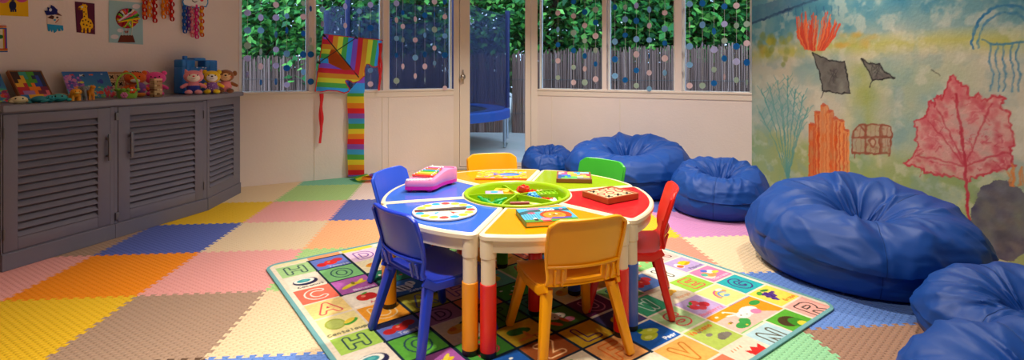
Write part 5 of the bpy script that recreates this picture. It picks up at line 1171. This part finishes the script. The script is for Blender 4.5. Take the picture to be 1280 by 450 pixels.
flower(r, 5 * k, -10 * k, 10 * k, 4.2 * k, 'E8501C', 'F4ECE4'); flower(r, -3 * k, -10.6 * k, 4 * k, 3.8 * k, 'D87AA8', 'C85C90')
def plush(lab, px, d, h, fur, face, shirt, feet, ears='round', hw=1.0, arms=None, nose='1C1618', dots=None, turn=0, pants=None, cheeks=None, name='plush_toy', headz=.72, squat=1.0):
    r, k = stand(name, lab, 'plush toy', px, d, turn); u = h * k; m = felt(fur)
    b = B(); b.sph((0, 0, .30 * u), (.24 * u * squat, .19 * u, .27 * u), 24, 16); bd = b.done('body', felt(shirt), r)
    if pants: b = B(); b.sph((0, 0, .27 * u), (.252 * u * squat, .202 * u, .245 * u), 24, 12); b.done('trousers', felt(pants), r)
    hz = headz * u; b = B(); b.sph((0, -.02 * u, hz), (.32 * u * hw, .24 * u, .26 * u), 28, 18); hd = b.done('head', m, r)
    if face: b = B(); b.sph((0, -.10 * u, hz - .02 * u), (.25 * u * hw, .18 * u, .20 * u), 24, 14); b.done('face', felt(face), hd)
    for s in (-1, 1):
        b = B()
        if ears == 'round': b.sph((s * .26 * u * hw, 0, hz + .20 * u), (.10 * u, .06 * u, .10 * u), 14, 10)
        elif ears == 'side': b.sph((s * .34 * u * hw, 0, hz + .10 * u), (.09 * u, .06 * u, .11 * u), 14, 10)
        else: b.tube([(s * .20 * u * hw, 0, hz + .14 * u), (s * .26 * u * hw, 0, hz + .30 * u)], [.10 * u, .02 * u], 10)
        b.done('ear', m, hd)
        b = B(); b.tube([(s * .20 * u, -.02 * u, .42 * u), (s * .34 * u, -.07 * u, .34 * u), (s * .40 * u, -.10 * u, .31 * u)], [.07 * u, .075 * u, .06 * u], 10); b.sph((s * .40 * u, -.10 * u, .31 * u), .066 * u, 10, 8); b.done('arm', felt(arms or fur), r)
        b = B(); b.sph((s * .17 * u, -.22 * u, .095 * u), (.14 * u, .15 * u, .095 * u), 18, 12); b.sph((s * .14 * u, -.10 * u, .11 * u), (.11 * u, .14 * u, .10 * u), 14, 10); b.done('foot', felt(feet), r)
        b = B(); b.sph((s * .12 * u * hw, -.245 * u, hz + .06 * u), (.024 * u, .02 * u, .028 * u), 8, 6); b.done('eye', plast('141214', .2), hd)
        if cheeks: b = B(); b.sph((s * .19 * u * hw, -.235 * u, hz - .04 * u), (.035 * u, .014 * u, .03 * u), 8, 6); b.done('cheek', felt(cheeks), hd)
    b = B(); b.sph((0, -.275 * u, hz + .02 * u), (.045 * u, .025 * u, .032 * u), 10, 8); b.done('nose', plast(nose, .4), hd)
    b = B(); b.tube([(-.07 * u, -.265 * u, hz - .06 * u), (0, -.28 * u, hz - .085 * u), (.07 * u, -.265 * u, hz - .06 * u)], .007 * u, 6); b.done('mouth', plast('3A2624', .6), hd)
    if dots:
        b = B(); r3 = random.Random(5)
        for q in range(26):
            t, f = r3.uniform(-1.3, 1.3), r3.uniform(-.6, .75); c = math.cos(f); b.sph((.24 * u * squat * math.sin(t) * c, -.19 * u * math.cos(t) * c, .30 * u + .27 * u * math.sin(f)), .014 * u, 8, 6)
        b.done('dots', felt(dots), bd)
    return r, u, hd
r, u, hd = plush('orange plush tiger with dark stripes behind the green basket', 169, .26, 31, 'E8641C', 'E8641C', 'E8641C', 'E8641C', 'round', 1.15, headz=.74)
b = B()
for q in range(5):
    t = -.5 + .25 * q; b.tube([(.33 * u * math.sin(t + .1 * s), -.05 * u - .16 * u * math.cos(t) * 0 - .10 * u * s, .74 * u + .27 * u * math.cos(.45 * s) * math.cos(t)) for s in (-1.2, -.4, .4, 1.2)], [.006 * u, .02 * u, .02 * u, .006 * u], 6)
b.done('stripes', felt('2A1A14'), hd); b = B(); b.sph((0, -.24 * u, .64 * u), (.16 * u, .07 * u, .08 * u), 16, 10); b.done('muzzle', felt('EDE4D8'), hd)
r, k = stand('plush_toy', 'small purple ball-shaped plush with orange base behind the basket', 'plush toy', 175.5, .15)
b = B(); b.sph((0, 0, 10.5 * k), (6 * k, 5.5 * k, 7.5 * k)); b.done('body', felt('7C4C9C'), r); b = B(); b.sph((0, -1 * k, 3.2 * k), (6 * k, 5 * k, 3.2 * k)); b.done('base', felt('D8782C'), r); b = B(); b.sph((4 * k, -4 * k, 9 * k), (2 * k, 1.4 * k, 1.6 * k)); b.done('flower_patch', felt('D85CA0'), r)
plush('large hot pink plush animal half hidden behind the wooden block tower', 194, .22, 30, 'EE4C9C', 'EE4C9C', 'EE4C9C', 'EE4C9C', 'round', 1.15, squat=1.2)
plush('pink plush cat in blue dungarees, left of the yellow bear', 242, .135, 29.5, 'F0909C', 'F8E8DC', 'F0909C', 'F4A4AC', 'point', 1.1, pants='2C3C9C', nose='D8283C')
plush('yellow plush bear with purple spotted shirt, before the blue case', 265, .125, 28, 'F4CC1C', 'F4F0EC', '8C5CB0', 'F4CC1C', 'round', 1.0, dots='E8E0F0')
plush('brown plush monkey in a pink top at the far right of the worktop', 282, .12, 28.5, '9C6238', 'E8BE94', 'F0909C', '7A4A2C', 'side', 1.0, cheeks='F07060')
# wooden block tower
p, k, a = shelf(195, .075); bw, bh = 9.6 * k, 2.5 * k; bm_ = mat('tower_wood', 'C09A68', .6, .25); tm_ = {}
nt = bm_.node_tree; oi = nt.nodes.new('ShaderNodeObjectInfo'); cr_ = nt.nodes.new('ShaderNodeMix'); cr_.data_type = 'RGBA'; cr_.inputs['A'].default_value = (*lin('8A6238'), 1); cr_.inputs['B'].default_value = (*lin('DDBE90'), 1)
nt.links.new(oi.outputs['Random'], cr_.inputs['Factor']); nt.links.new(cr_.outputs['Result'], nt.nodes['Principled BSDF'].inputs['Base Color'])
for L in range(9):
    for q in (-1, 0, 1):
        if (L, ) not in tm_ and 'm' not in tm_:
            b = B(); b.box((0, 0, 0), (bw, bw / 3 - .0012, bh - .0016), .001); o = b.done('wooden_block', bm_, None, 0); tm_['m'] = o.data
        else: o = bpy.data.objects.new('wooden_block', tm_['m']); COL.objects.link(o)
        yaw = a + .55 + (PI / 2 if L % 2 else 0); off = Vector((-math.sin(yaw), math.cos(yaw), 0)) * q * bw / 3
        o.location = p + off + Vector((0, 0, bh * (L + .5))); o.rotation_euler.z = yaw + random.uniform(-.02, .02)
        tag(o, 'plain wooden block in the small stacked block tower', 'toy block', 'wooden blocks of the stacked tower')
# blue carry case
p, k, a = shelf(245.5, .285); root = thing('carry_case', 'blue plastic carry case with handle standing behind the plush toys', 'case', p, FR_.rz + .06, None); cs_ = plast('1C78D0', .35)
w, h, dd = 51 * k, 43 * k, .085; b = B()
def cr(pts): b.prism(pts, -dd / 2, dd / 2, RX(PI / 2))
for x0, x1, z0, z1 in ((-w / 2, w / 2, .006, h * .74), (-w / 2, -w * .14, h * .70, h * .93), (w * .14, w / 2, h * .70, h * .93), (-w * .16, w * .16, h * .90, h * .985)): b.bx(x0, x1, -dd / 2, dd / 2, z0, z1, .010)
b.done('case_shell', cs_, root, 50); b = B()
for x0, x1, z0, z1 in ((-w * .40, -w * .26, h * .3, h * .9), (w * .26, w * .40, h * .3, h * .9), (-w * .46, w * .46, h * .08, h * .22), (-w * .2, w * .2, h * .30, h * .64)): b.bx(x0, x1, -dd / 2 - .005, -dd / 2 + .01, z0, z1, .004)
for x in (-w * .35, w * .35): b.bx(x - .012, x + .012, -dd / 2, dd / 2, 0, .012, .003)
b.done('moulded_ribs', cs_, root, 50); b = B(); b.bx(-w * .36, -w * .27, -.012, .012, h * .92, h * 1.03, .005); b.done('latch', cs_, root)
b = B()
for x, z in ((-w * .10, h * .755), (w * .06, h * .76), (w * .14, h * .75)): b.box((x, -dd / 2 - .001, z - .012), (.016, .001, .008), 0)
b.done('sticker', paper('E8E8F0'), root, 0)

# ================================================================== THINGS ON THE TABLE
TZ = TH + .0004
def top(name, lab, cat, x, y, rz, group=None): return thing(name, lab, cat, (x, y, TZ), math.radians(rz), group)
# pink toy piano
pk, mg = plast('F090C0', .3), plast('E0149C', .3)
root = top('toy_piano', 'pink toy grand piano with coloured chime keys on the blue segment', 'toy piano', -.44, 2.70, 0)
ol = [(-.108, -.100), (-.085, -.112), (.030, -.112), (.052, -.098), (.066, -.050), (.085, .010), (.115, .055), (.140, .085), (.140, .120), (.110, .140), (.02, .142), (-.04, .13)]
def smooth(P, it=2):
    for _ in range(it): P = [q for a, c in zip(P, P[1:] + P[:1]) for q in ((a[0] * .75 + c[0] * .25, a[1] * .75 + c[1] * .25), (a[0] * .25 + c[0] * .75, a[1] * .25 + c[1] * .75))]
    return P
O = smooth(ol)
def lay(o, z, s=1.0, zf=None): return [(x * s + .015 * (1 - s), y * s + .015 * (1 - s), zf(x, y) if zf else z) for x, y in o]
tz = lambda x, y: (.052 + .12 * max(0, x + .062 + (y) * .42) * .55 if x + y * .3 > -.068 else .040) 
b = B(); b.skin([b.ring(lay(O, .012, .94)), b.ring(lay(O, .012)), b.ring(lay(O, .028)), b.ring(lay(O, .0285, .985))]); b.done('base', mg, root)
b = B(); f1 = lambda x, y: .058 + .17 * max(0, min(.17, (x * .55 + y * .84) + .075)); 
b.skin([b.ring(lay(O, .0285, .985)), b.ring(lay(O, .031)), b.ring(lay(O, 0, 1, lambda x, y: f1(x, y) - .006)), b.ring(lay(O, 0, .975, lambda x, y: f1(x, y))), b.ring(lay(O, 0, .90, lambda x, y: f1(x, y))), b.ring(lay(O, 0, .89, lambda x, y: f1(x, y) - .006))]); b.done('case', pk, root, 50)
for x, y in ((-.08, -.08), (.02, -.085), (.10, .09), (-.0, .11)): b = B(); b.lathe([(0, 0), (.014, 0), (.016, .012), (0, .012)], 14, (x, y, 0)); b.done('foot', mg, root)
XC = ['E8402C', 'F0A01C', 'F4E04C', '5CB83C', '3CA8D8', 'F07C1C', 'E85C9C', 'F0F0EC']
for q in range(8):
    t = -.045 + q * .020; x, y = -.005 + t * .40, t * .85 + .012; b = B(); b.box((x, y, f1(x, y) + .004), (.118 - .006 * q, .015, .006), .0015, R=Matrix.Rotation(math.radians(-16), 3, 'Z') @ Matrix.Rotation(.14, 3, 'X')); kk = b.done('chime_bar', plast(XC[q], .25), root)
    for s in (-1, 1): b = B(); b.sph((x + s * (.048 - .003 * q), y - s * .014, f1(x, y) + .0085), .0045, 8, 6); b.done('bar_pin', plast('F0E8EC', .3), kk)
for q in range(8):
    x, y = -.088 + q * .0165, -.096 + .0015 * q; b = B(); b.box((x, y, f1(x, y) + .002), (.0135, .026, .008), .0015); b.done('key', plast('F8F0F4', .25), root)
# spotted spinner disc
root = top('spinner_disc', 'white wooden disc with coloured spots and a grey spinner arrow', 'spinner', -.291, 2.231, 0)
b = B(); b.lathe([(0, 0), (.136, 0), (.139, .002), (.139, .007), (.137, .009), (0, .009)], 64); b.done('disc', mat('white_wood', 'EEDFCB', .45, .35), root)
for q in range(16):
    a = 2 * PI * q / 16 + .1; b = B(); b.lathe([(0, .0094), (.0195, .0094), (.0195, .009), (0, .009)], 24, (.112 * math.cos(a), .112 * math.sin(a), 0)); b.done('spot', plast(['E84040', '20A0D8', 'F4D030', 'A8C83C'][q % 4], .4), root)
for q, c in enumerate(('20A0D8', 'E84040', 'F4C020')): a = -2.2 + q * 1.5; b = B(); b.prism([(.03 * math.cos(a), .03 * math.sin(a)), (.075 * math.cos(a - .22), .075 * math.sin(a - .22)), (.06 * math.cos(a), .06 * math.sin(a)), (.075 * math.cos(a + .22), .075 * math.sin(a + .22))], .009, .0094); b.done('print', plast(c, .4), root)
b = B(); b.lathe([(0, .009), (.010, .009), (.010, .017), (0, .019)], 16); b.done('pivot', plast('6A5A58', .4), root)
b = B(RZ(math.radians(14))); b.prism([(-.128, -.004), (.05, -.013), (.088, -.014), (.096, 0), (.088, .014), (.05, .013), (-.128, .004)], .013, .0165); b.done('arrow', plast('54484A', .35), root)
# zoo board book
root = top('board_book', 'thick zoo board book with a lion on its blue cover', 'book', .144, 2.13, 11.5)
w, h = .222, .196; b = B(); b.bx(-w / 2 + .002, w / 2 - .001, -h / 2 + .001, h / 2 - .001, .002, .0185); b.done('pages', mat('page_edges', 'D8B048', .7, .2), root, 0)
b = B(); b.bx(-w / 2, w / 2, -h / 2, h / 2, .0185, .0205); b.bx(-w / 2, w / 2, -h / 2, h / 2, 0, .002); b.bx(-w / 2, -w / 2 + .002, -h / 2, h / 2, 0, .0205); b.done('cover', plast('3C7C3C', .4), root, 0)
cv = Canvas(w - .002, h - .002, .0012, '58B4DC'); cv.poly([(0, .135), (.22, .15), (.22, .194), (0, .194)], '48A8D8'); cv.line([(0, .118), (.06, .15), (.13, .157), (.22, .15)], .034, '3A5A60')
word(cv, 'ZOO', .098, .148, .022, 'F4F4F0', .007); cv.rect(.045, .176, .095, .188, 'E04C90'); cv.ell((.05, .12), (.018, .013), 'C85C78'); cv.ell((.19, .165), (.008, .008), 'E05C90')
for k in range(14): cv.line([(.012 + k * .011, .03), (.012 + k * .011, .125)], .002, '1C4C6C')
cv.rect(0, 0, .22, .03, '58983C'); cv.ell((.145, .083), (.066, .064), 'B0441C'); cv.ell((.138, .080), (.047, .046), 'F09028'); cv.ell((.122, .092), (.005, .006), 'FFFFFF'); cv.ell((.150, .095), (.005, .006), 'FFFFFF'); cv.ell((.122, .092), (.002, .003), '101010'); cv.ell((.150, .095), (.002, .003), '101010')
cv.ell((.137, .078), (.008, .005), '5A2410'); cv.line([(.122, .064), (.137, .058), (.15, .066)], .003, '5A2410'); cv.ell((.165, .085), (.008, .006), 'E04838'); cv.rect(.04, .012, .056, .04, '2A2A30'); cv.ell((.048, .045), (.008, .009), 'E8D8C8')
cv.ell((.088, .03), (.022, .018), 'F08CA8'); cv.rect(.07, 0, .105, .014, 'D8303C'); cv.poly([(.11, .03), (.2, .028), (.2, .045), (.12, .05)], '4C54B0')
cv.mesh('cover_print', TR(-w / 2 + .001, -h / 2 + .001, .0207), paint_mat('glossy_print', .22, None, .5), root)
# noughts and crosses on the red segment
root = thing('noughts_and_crosses', 'brown framed noughts and crosses game on the red segment', 'board game', M=TR(.474, 2.487, TZ) @ RZ(math.radians(33)) @ TR(-.1, -.091, 0)); tictac(root, .2, .182, .028, ['XOO', 'OOO', 'XXX'], False)
root = thing('block_puzzle', 'small wooden tray puzzle of pastel blocks on the lime segment', 'puzzle', M=TR(.35, 2.915, TZ) @ RZ(math.radians(-6)) @ TR(-.097, -.104, 0))
PC.update({'1': 'F0A0A0', '2': 'B84078', '3': 'F0D050', '4': '3C98D0', '5': '84C8D8', '6': '28488C', '7': '1C68C0', '8': 'F09830', '9': 'E84048', '0': '5C5C60', 'a': 'B8E0A0', 'b': '4CA850'})
blockpuzzle(root, .194, .208, .022, ['1123344555', '1223884999', '6777888339', '66b7bbaa33', '6bbbbb0000'], False)
# flat jigsaw box
root = top('jigsaw_box', 'flat yellow jigsaw box with a blue whale picture on the back segment', 'jigsaw', -.06, 3.0, -1)
w, h = .292, .215; b = B(); b.bx(-w / 2, w / 2, -h / 2, h / 2, 0, .0085, .001); b.done('box', paper('DC8038'), root, 0); r_ = random.Random(9)
cv = Canvas(w - .002, h - .002, .002, 'F2B828')
for k in range(140): cv.ell((r_.uniform(0, w), r_.uniform(0, h)), (r_.uniform(.004, .016), r_.uniform(.004, .014)), r_.choice(['F0D060', 'E88C28', 'E85C30', 'F4E4B0', '7CB0C8', 'E86C8C', 'F0C030', 'F0A020']))
cv.ell((.19, .11), (.06, .045), '2C6CC0'); cv.poly([(.14, .11), (.09, .16), (.10, .10), (.08, .07)], '2C6CC0'); cv.ell((.19, .095), (.05, .02), '5C98DC'); cv.rect(0, 0, w, .006, 'E08850')
cv.mesh('lid_print', TR(-w / 2 + .001, -h / 2 + .001, .0087), MATS['glossy_print'], root)
# loose toys in the tub
BZ = TH - .0665 + .0243
def tub(name, lab, cat, r, deg, rz, group='small toys in the green tub', z=0): a = math.radians(deg); t = thing(name, lab, cat, (TC.x + 1.05 * r * math.cos(a), TC.y + 1.05 * r * math.sin(a), BZ + z * 1.3), math.radians(rz), group); t.scale = (1.3,) * 3 if name in ('toy_brick', 'picture_block', 'toy_bead') else (1.15,) * 3; return t
def brick(lab, r, deg, rz, c, nx=2, ny=4, h=.019, tilt=0, z=0):
    root = tub('toy_brick', lab, 'toy brick', r, deg, rz, 'toy bricks in the green tub', z); u = .016; b = B(RX(tilt)); b.bx(-nx * u / 2, nx * u / 2, -ny * u / 2, ny * u / 2, 0, h, .0012); b.done('brick', plast(c, .25), root); b = B(RX(tilt))
    for i in range(nx):
        for j in range(ny): b.cyl(((i - nx / 2 + .5) * u, (j - ny / 2 + .5) * u, h - .001), ((i - nx / 2 + .5) * u, (j - ny / 2 + .5) * u, h + .0034), .0048, n=12)
    b.done('studs', plast(c, .25), root)
for lab, r, deg, rz, c, nx, ny, h, t, z in [
    ('red toy brick lying in the back section of the tub', .10, 62, 20, 'E42A18', 2, 4, .019, 0, 0), ('red toy brick standing tilted at the back of the tub', .115, 78, 100, 'E42A18', 2, 3, .019, .5, .012), ('red toy brick on top of the red pile', .10, 70, 60, 'EA3420', 2, 2, .019, .2, .026),
    ('red toy brick right in the red pile', .135, 60, 140, 'E42A18', 2, 4, .019, 0, 0), ('small cream toy brick beside the red pile', .165, 45, 10, 'E8D4A4', 2, 3, .019, 0, 0), ('yellow toy plate under the red pile', .145, 74, -20, 'F4C020', 2, 4, .007, 0, 0),
    ('blue toy brick in the right section of the tub', .085, -6, 65, '1C6CB0', 2, 4, .019, .25, .006), ('light blue toy brick leaning on the dark blue one', .075, 8, 20, '4CA4D8', 2, 2, .026, .3, .006), ('small red toy brick in the right section of the tub', .12, -14, 30, 'E02C1C', 2, 2, .019, 0, 0),
    ('red toy brick next to the white beads', .145, -12, 75, 'E02C1C', 2, 3, .019, 0, 0), ('pale blue toy plate at the right of the tub', .165, -22, 95, '8CC4E8', 2, 4, .009, 0, 0), ('yellow toy plate against the tub rim', .17, -32, 60, 'F4D020', 2, 4, .007, 0, 0),
    ('long lime toy brick by the right divider', .15, 14, 100, '8CC41C', 2, 5, .030, 0, 0), ('orange toy brick near the tub hub', .05, -4, 40, 'F0781C', 2, 2, .015, 0, 0)]: brick(lab, r, deg, rz, c, nx, ny, h, t, z)
def card(lab, r, deg, rz, w, h, t, c, z, face):
    root = tub('picture_block', lab, 'toy block', r, deg, rz, 'flat picture blocks in the green tub', z); b = B(); b.bx(-w / 2, w / 2, -h / 2, h / 2, 0, t, .002); b.done('block', plast(c, .4), root); b = B(); b.lathe([(0, t), (h * .3, t), (h * .3, t + .0006), (0, t + .0006)], 20); b.done('picture', paper(face), root, 0)
card('orange picture block at the left of the tub', .165, 168, 10, .055, .05, .02, 'F07C1C', 0, 'E84C28'); card('lilac picture block with blue face in the tub', .12, 156, 5, .07, .05, .018, 'B8A0C8', .012, '3C9CD0'); card('wide yellow picture block along the left divider', .105, 168, 0, .085, .03, .018, 'F4C418', 0, 'E8A010')
card('orange picture block beside the hub in the tub', .075, 140, 20, .06, .05, .022, 'F08428', 0, 'F0A040'); card('yellow picture block with a round hole at the back left', .125, 126, -10, .06, .05, .03, 'F8C81C', 0, 'A88410')
def figure(lab, r, deg, rz, c, s):
    root = tub('dinosaur_figure', lab, 'toy animal', r, deg, rz, 'small dinosaur figures in the tub'); m = plast(c, .4); b = B(); b.tube([(-.045 * s, 0, .016 * s), (-.02 * s, .004 * s, .02 * s), (0, 0, .024 * s), (.02 * s, 0, .026 * s), (.036 * s, -.004 * s, .036 * s), (.05 * s, -.004 * s, .038 * s)], [.003 * s, .008 * s, .013 * s, .011 * s, .007 * s, .006 * s], 10)
    for x in (-.012, .016):
        for y in (-.008, .008): b.tube([(x * s, y * s, .02 * s), (x * s, y * 1.3 * s, 0)], [.006 * s, .0045 * s], 8)
    b.done('body', m, root, 70); b = B()
    for q in range(6): x = -.02 + q * .009; b.tube([(x * s, 0, .032 * s), (x * s, 0, .042 * s)], [.004 * s, .001], 6)
    b.done('back_plates', m, root)
figure('green dinosaur figure in the front left section of the tub', .16, 208, 150, '149C48', .9); figure('green dinosaur figure crouching beside the first in the tub', .105, 213, 20, '1CA850', .75); figure('small green dinosaur figure next to the front divider', .165, 236, 60, '14A040', .7)
def rod(lab, r, deg, rz, c, L, z=0):
    root = tub('toy_rod', lab, 'toy rod', r, deg, rz, 'brown toy rods in the tub', z); b = B(); b.tube([(-L / 2, 0, .008), (L / 2, 0, .008)], .0075, 10); b.done('rod', plast(c, .45), root); b = B()
    for q in range(4): x = -L / 2 + L * (q + .5) / 4; b.cyl((x - .003, 0, .008), (x + .003, 0, .008), .0082, n=12)
    b.done('rings', plast(c, .45), root)
for q, (r, dg, rz, c, L, z) in enumerate([(.11, 272, 0, '7A2418', .08, 0), (.13, 282, 10, '8A2C1C', .09, 0), (.12, 262, -15, '6A2014', .07, 0), (.155, 288, -20, '9C3820', .09, 0), (.125, 275, 5, '8A2818', .08, .015), (.16, 272, 25, 'C84C20', .06, 0)]):
    rod(('dark brown toy rod nearest the tub hub', 'reddish brown toy rod in the middle of the front section', 'short dark brown toy rod by the left divider', 'rust brown toy rod near the right divider', 'brown toy rod lying across the other rods', 'orange brown toy rod against the tub rim')[q], r, dg, rz, c, L, z)
root = tub('toy_strip', 'long lime toy strip leaning in the front section of the tub', 'toy strip', .11, 305, -28, z=.002); b = B(); b.box((0, 0, .012), (.10, .022, .005), .001, R=Matrix.Rotation(.3, 3, 'X')); b.done('strip', plast('A8D03C', .3), root); b = B(); b.box((0, -.008, .013), (.09, .003, .005), .0008, R=Matrix.Rotation(.3, 3, 'X')); b.done('rib', plast('A8D03C', .3), root)
for q, (r, dg) in enumerate(((.175, -8), (.18, -14), (.166, -17), (.085, 92), (.10, 96))):
    root = tub('toy_bead', ('white toy bead against the right tub wall', 'white toy bead lowest at the right of the tub', 'white toy bead nearest the pale blue plate', 'white toy bead left of the red bricks', 'white toy bead by the back left divider')[q], 'toy bead', r, dg, 20 * q, 'white toy beads in the tub'); b = B(); b.sph((0, 0, .011), (.012, .012, .011), 14, 10); b.done('bead', plast('F0ECE4', .3), root); b = B(); b.cyl((0, 0, .020), (0, 0, .0226), .004); b.done('collar', plast('D8D0C8', .4), root)

# ================================================================== LIGHT, SKY, CAMERA
def lampfix(x, y, power, size=.16, spread=150, lab='', col=(1, .92, .81)):
    root = thing('ceiling_light', lab, 'ceiling light', (x, y, CEIL), 0, 'round ceiling lights'); b = B(); b.lathe([(size + .03, -.001), (size + .03, -.03), (size, -.035), (size, -.02), (size + .005, -.001)], 32); b.done('housing', plast('F0F0EC', .4), root)
    b = B(); b.lathe([(0, -.022), (size, -.022), (size, -.018), (0, -.018)], 32); b.done('diffuser', mat('lamp_glass', 'FFE8C8', .4, .3, emit=6), root)
    L = bpy.data.lights.new('lamp', 'AREA'); L.shape = 'DISK'; L.size = size * 2; L.energy = power; L.color = col; L.spread = math.radians(spread)
    o = bpy.data.objects.new('lamp', L); COL.objects.link(o); o.location = (x, y, CEIL - .04)
lampfix(.35, 2.70, 37, .07, 135, lab='round ceiling light over the table')
lampfix(2.25, 3.55, 22, .06, lab='round ceiling light before the mural')
lampfix(.15, 4.2, 31, .12, 115, lab='round ceiling light before the glazed door')
lampfix(-.8, 1.5, 20, .09, 95, lab='round ceiling light left of the camera')
lampfix(.7, .8, 19, .09, lab='round ceiling light right of the camera')
w_ = bpy.data.worlds.new('sky'); SC.world = w_; w_.use_nodes = True; nt = w_.node_tree; bg = nt.nodes['Background']
bg.inputs[0].default_value = (.54, .73, 1.0, 1); bg.inputs[1].default_value = 3.1
cam = bpy.data.cameras.new('camera'); co = bpy.data.objects.new('camera', cam); COL.objects.link(co); SC.camera = co
co.location = (0, 0, EYE); co.rotation_euler = (PI / 2, 0, 0); cam.sensor_width = 36; cam.lens = F / 1280 * 36; cam.shift_y = -(225 - YH) / 1280; cam.clip_start = .05; cam.clip_end = 100
SC.view_settings.view_transform = 'Standard'; SC.view_settings.look = 'None'; SC.view_settings.gamma = 1; SC.view_settings.use_curve_mapping = False; SC.view_settings.exposure = .0
SC.cycles.max_bounces = 8; SC.cycles.transparent_max_bounces = 24; SC.cycles.use_denoising = True; SC.cycles.sample_clamp_indirect = 6; SC.cycles.caustics_reflective = False; SC.cycles.caustics_refractive = False
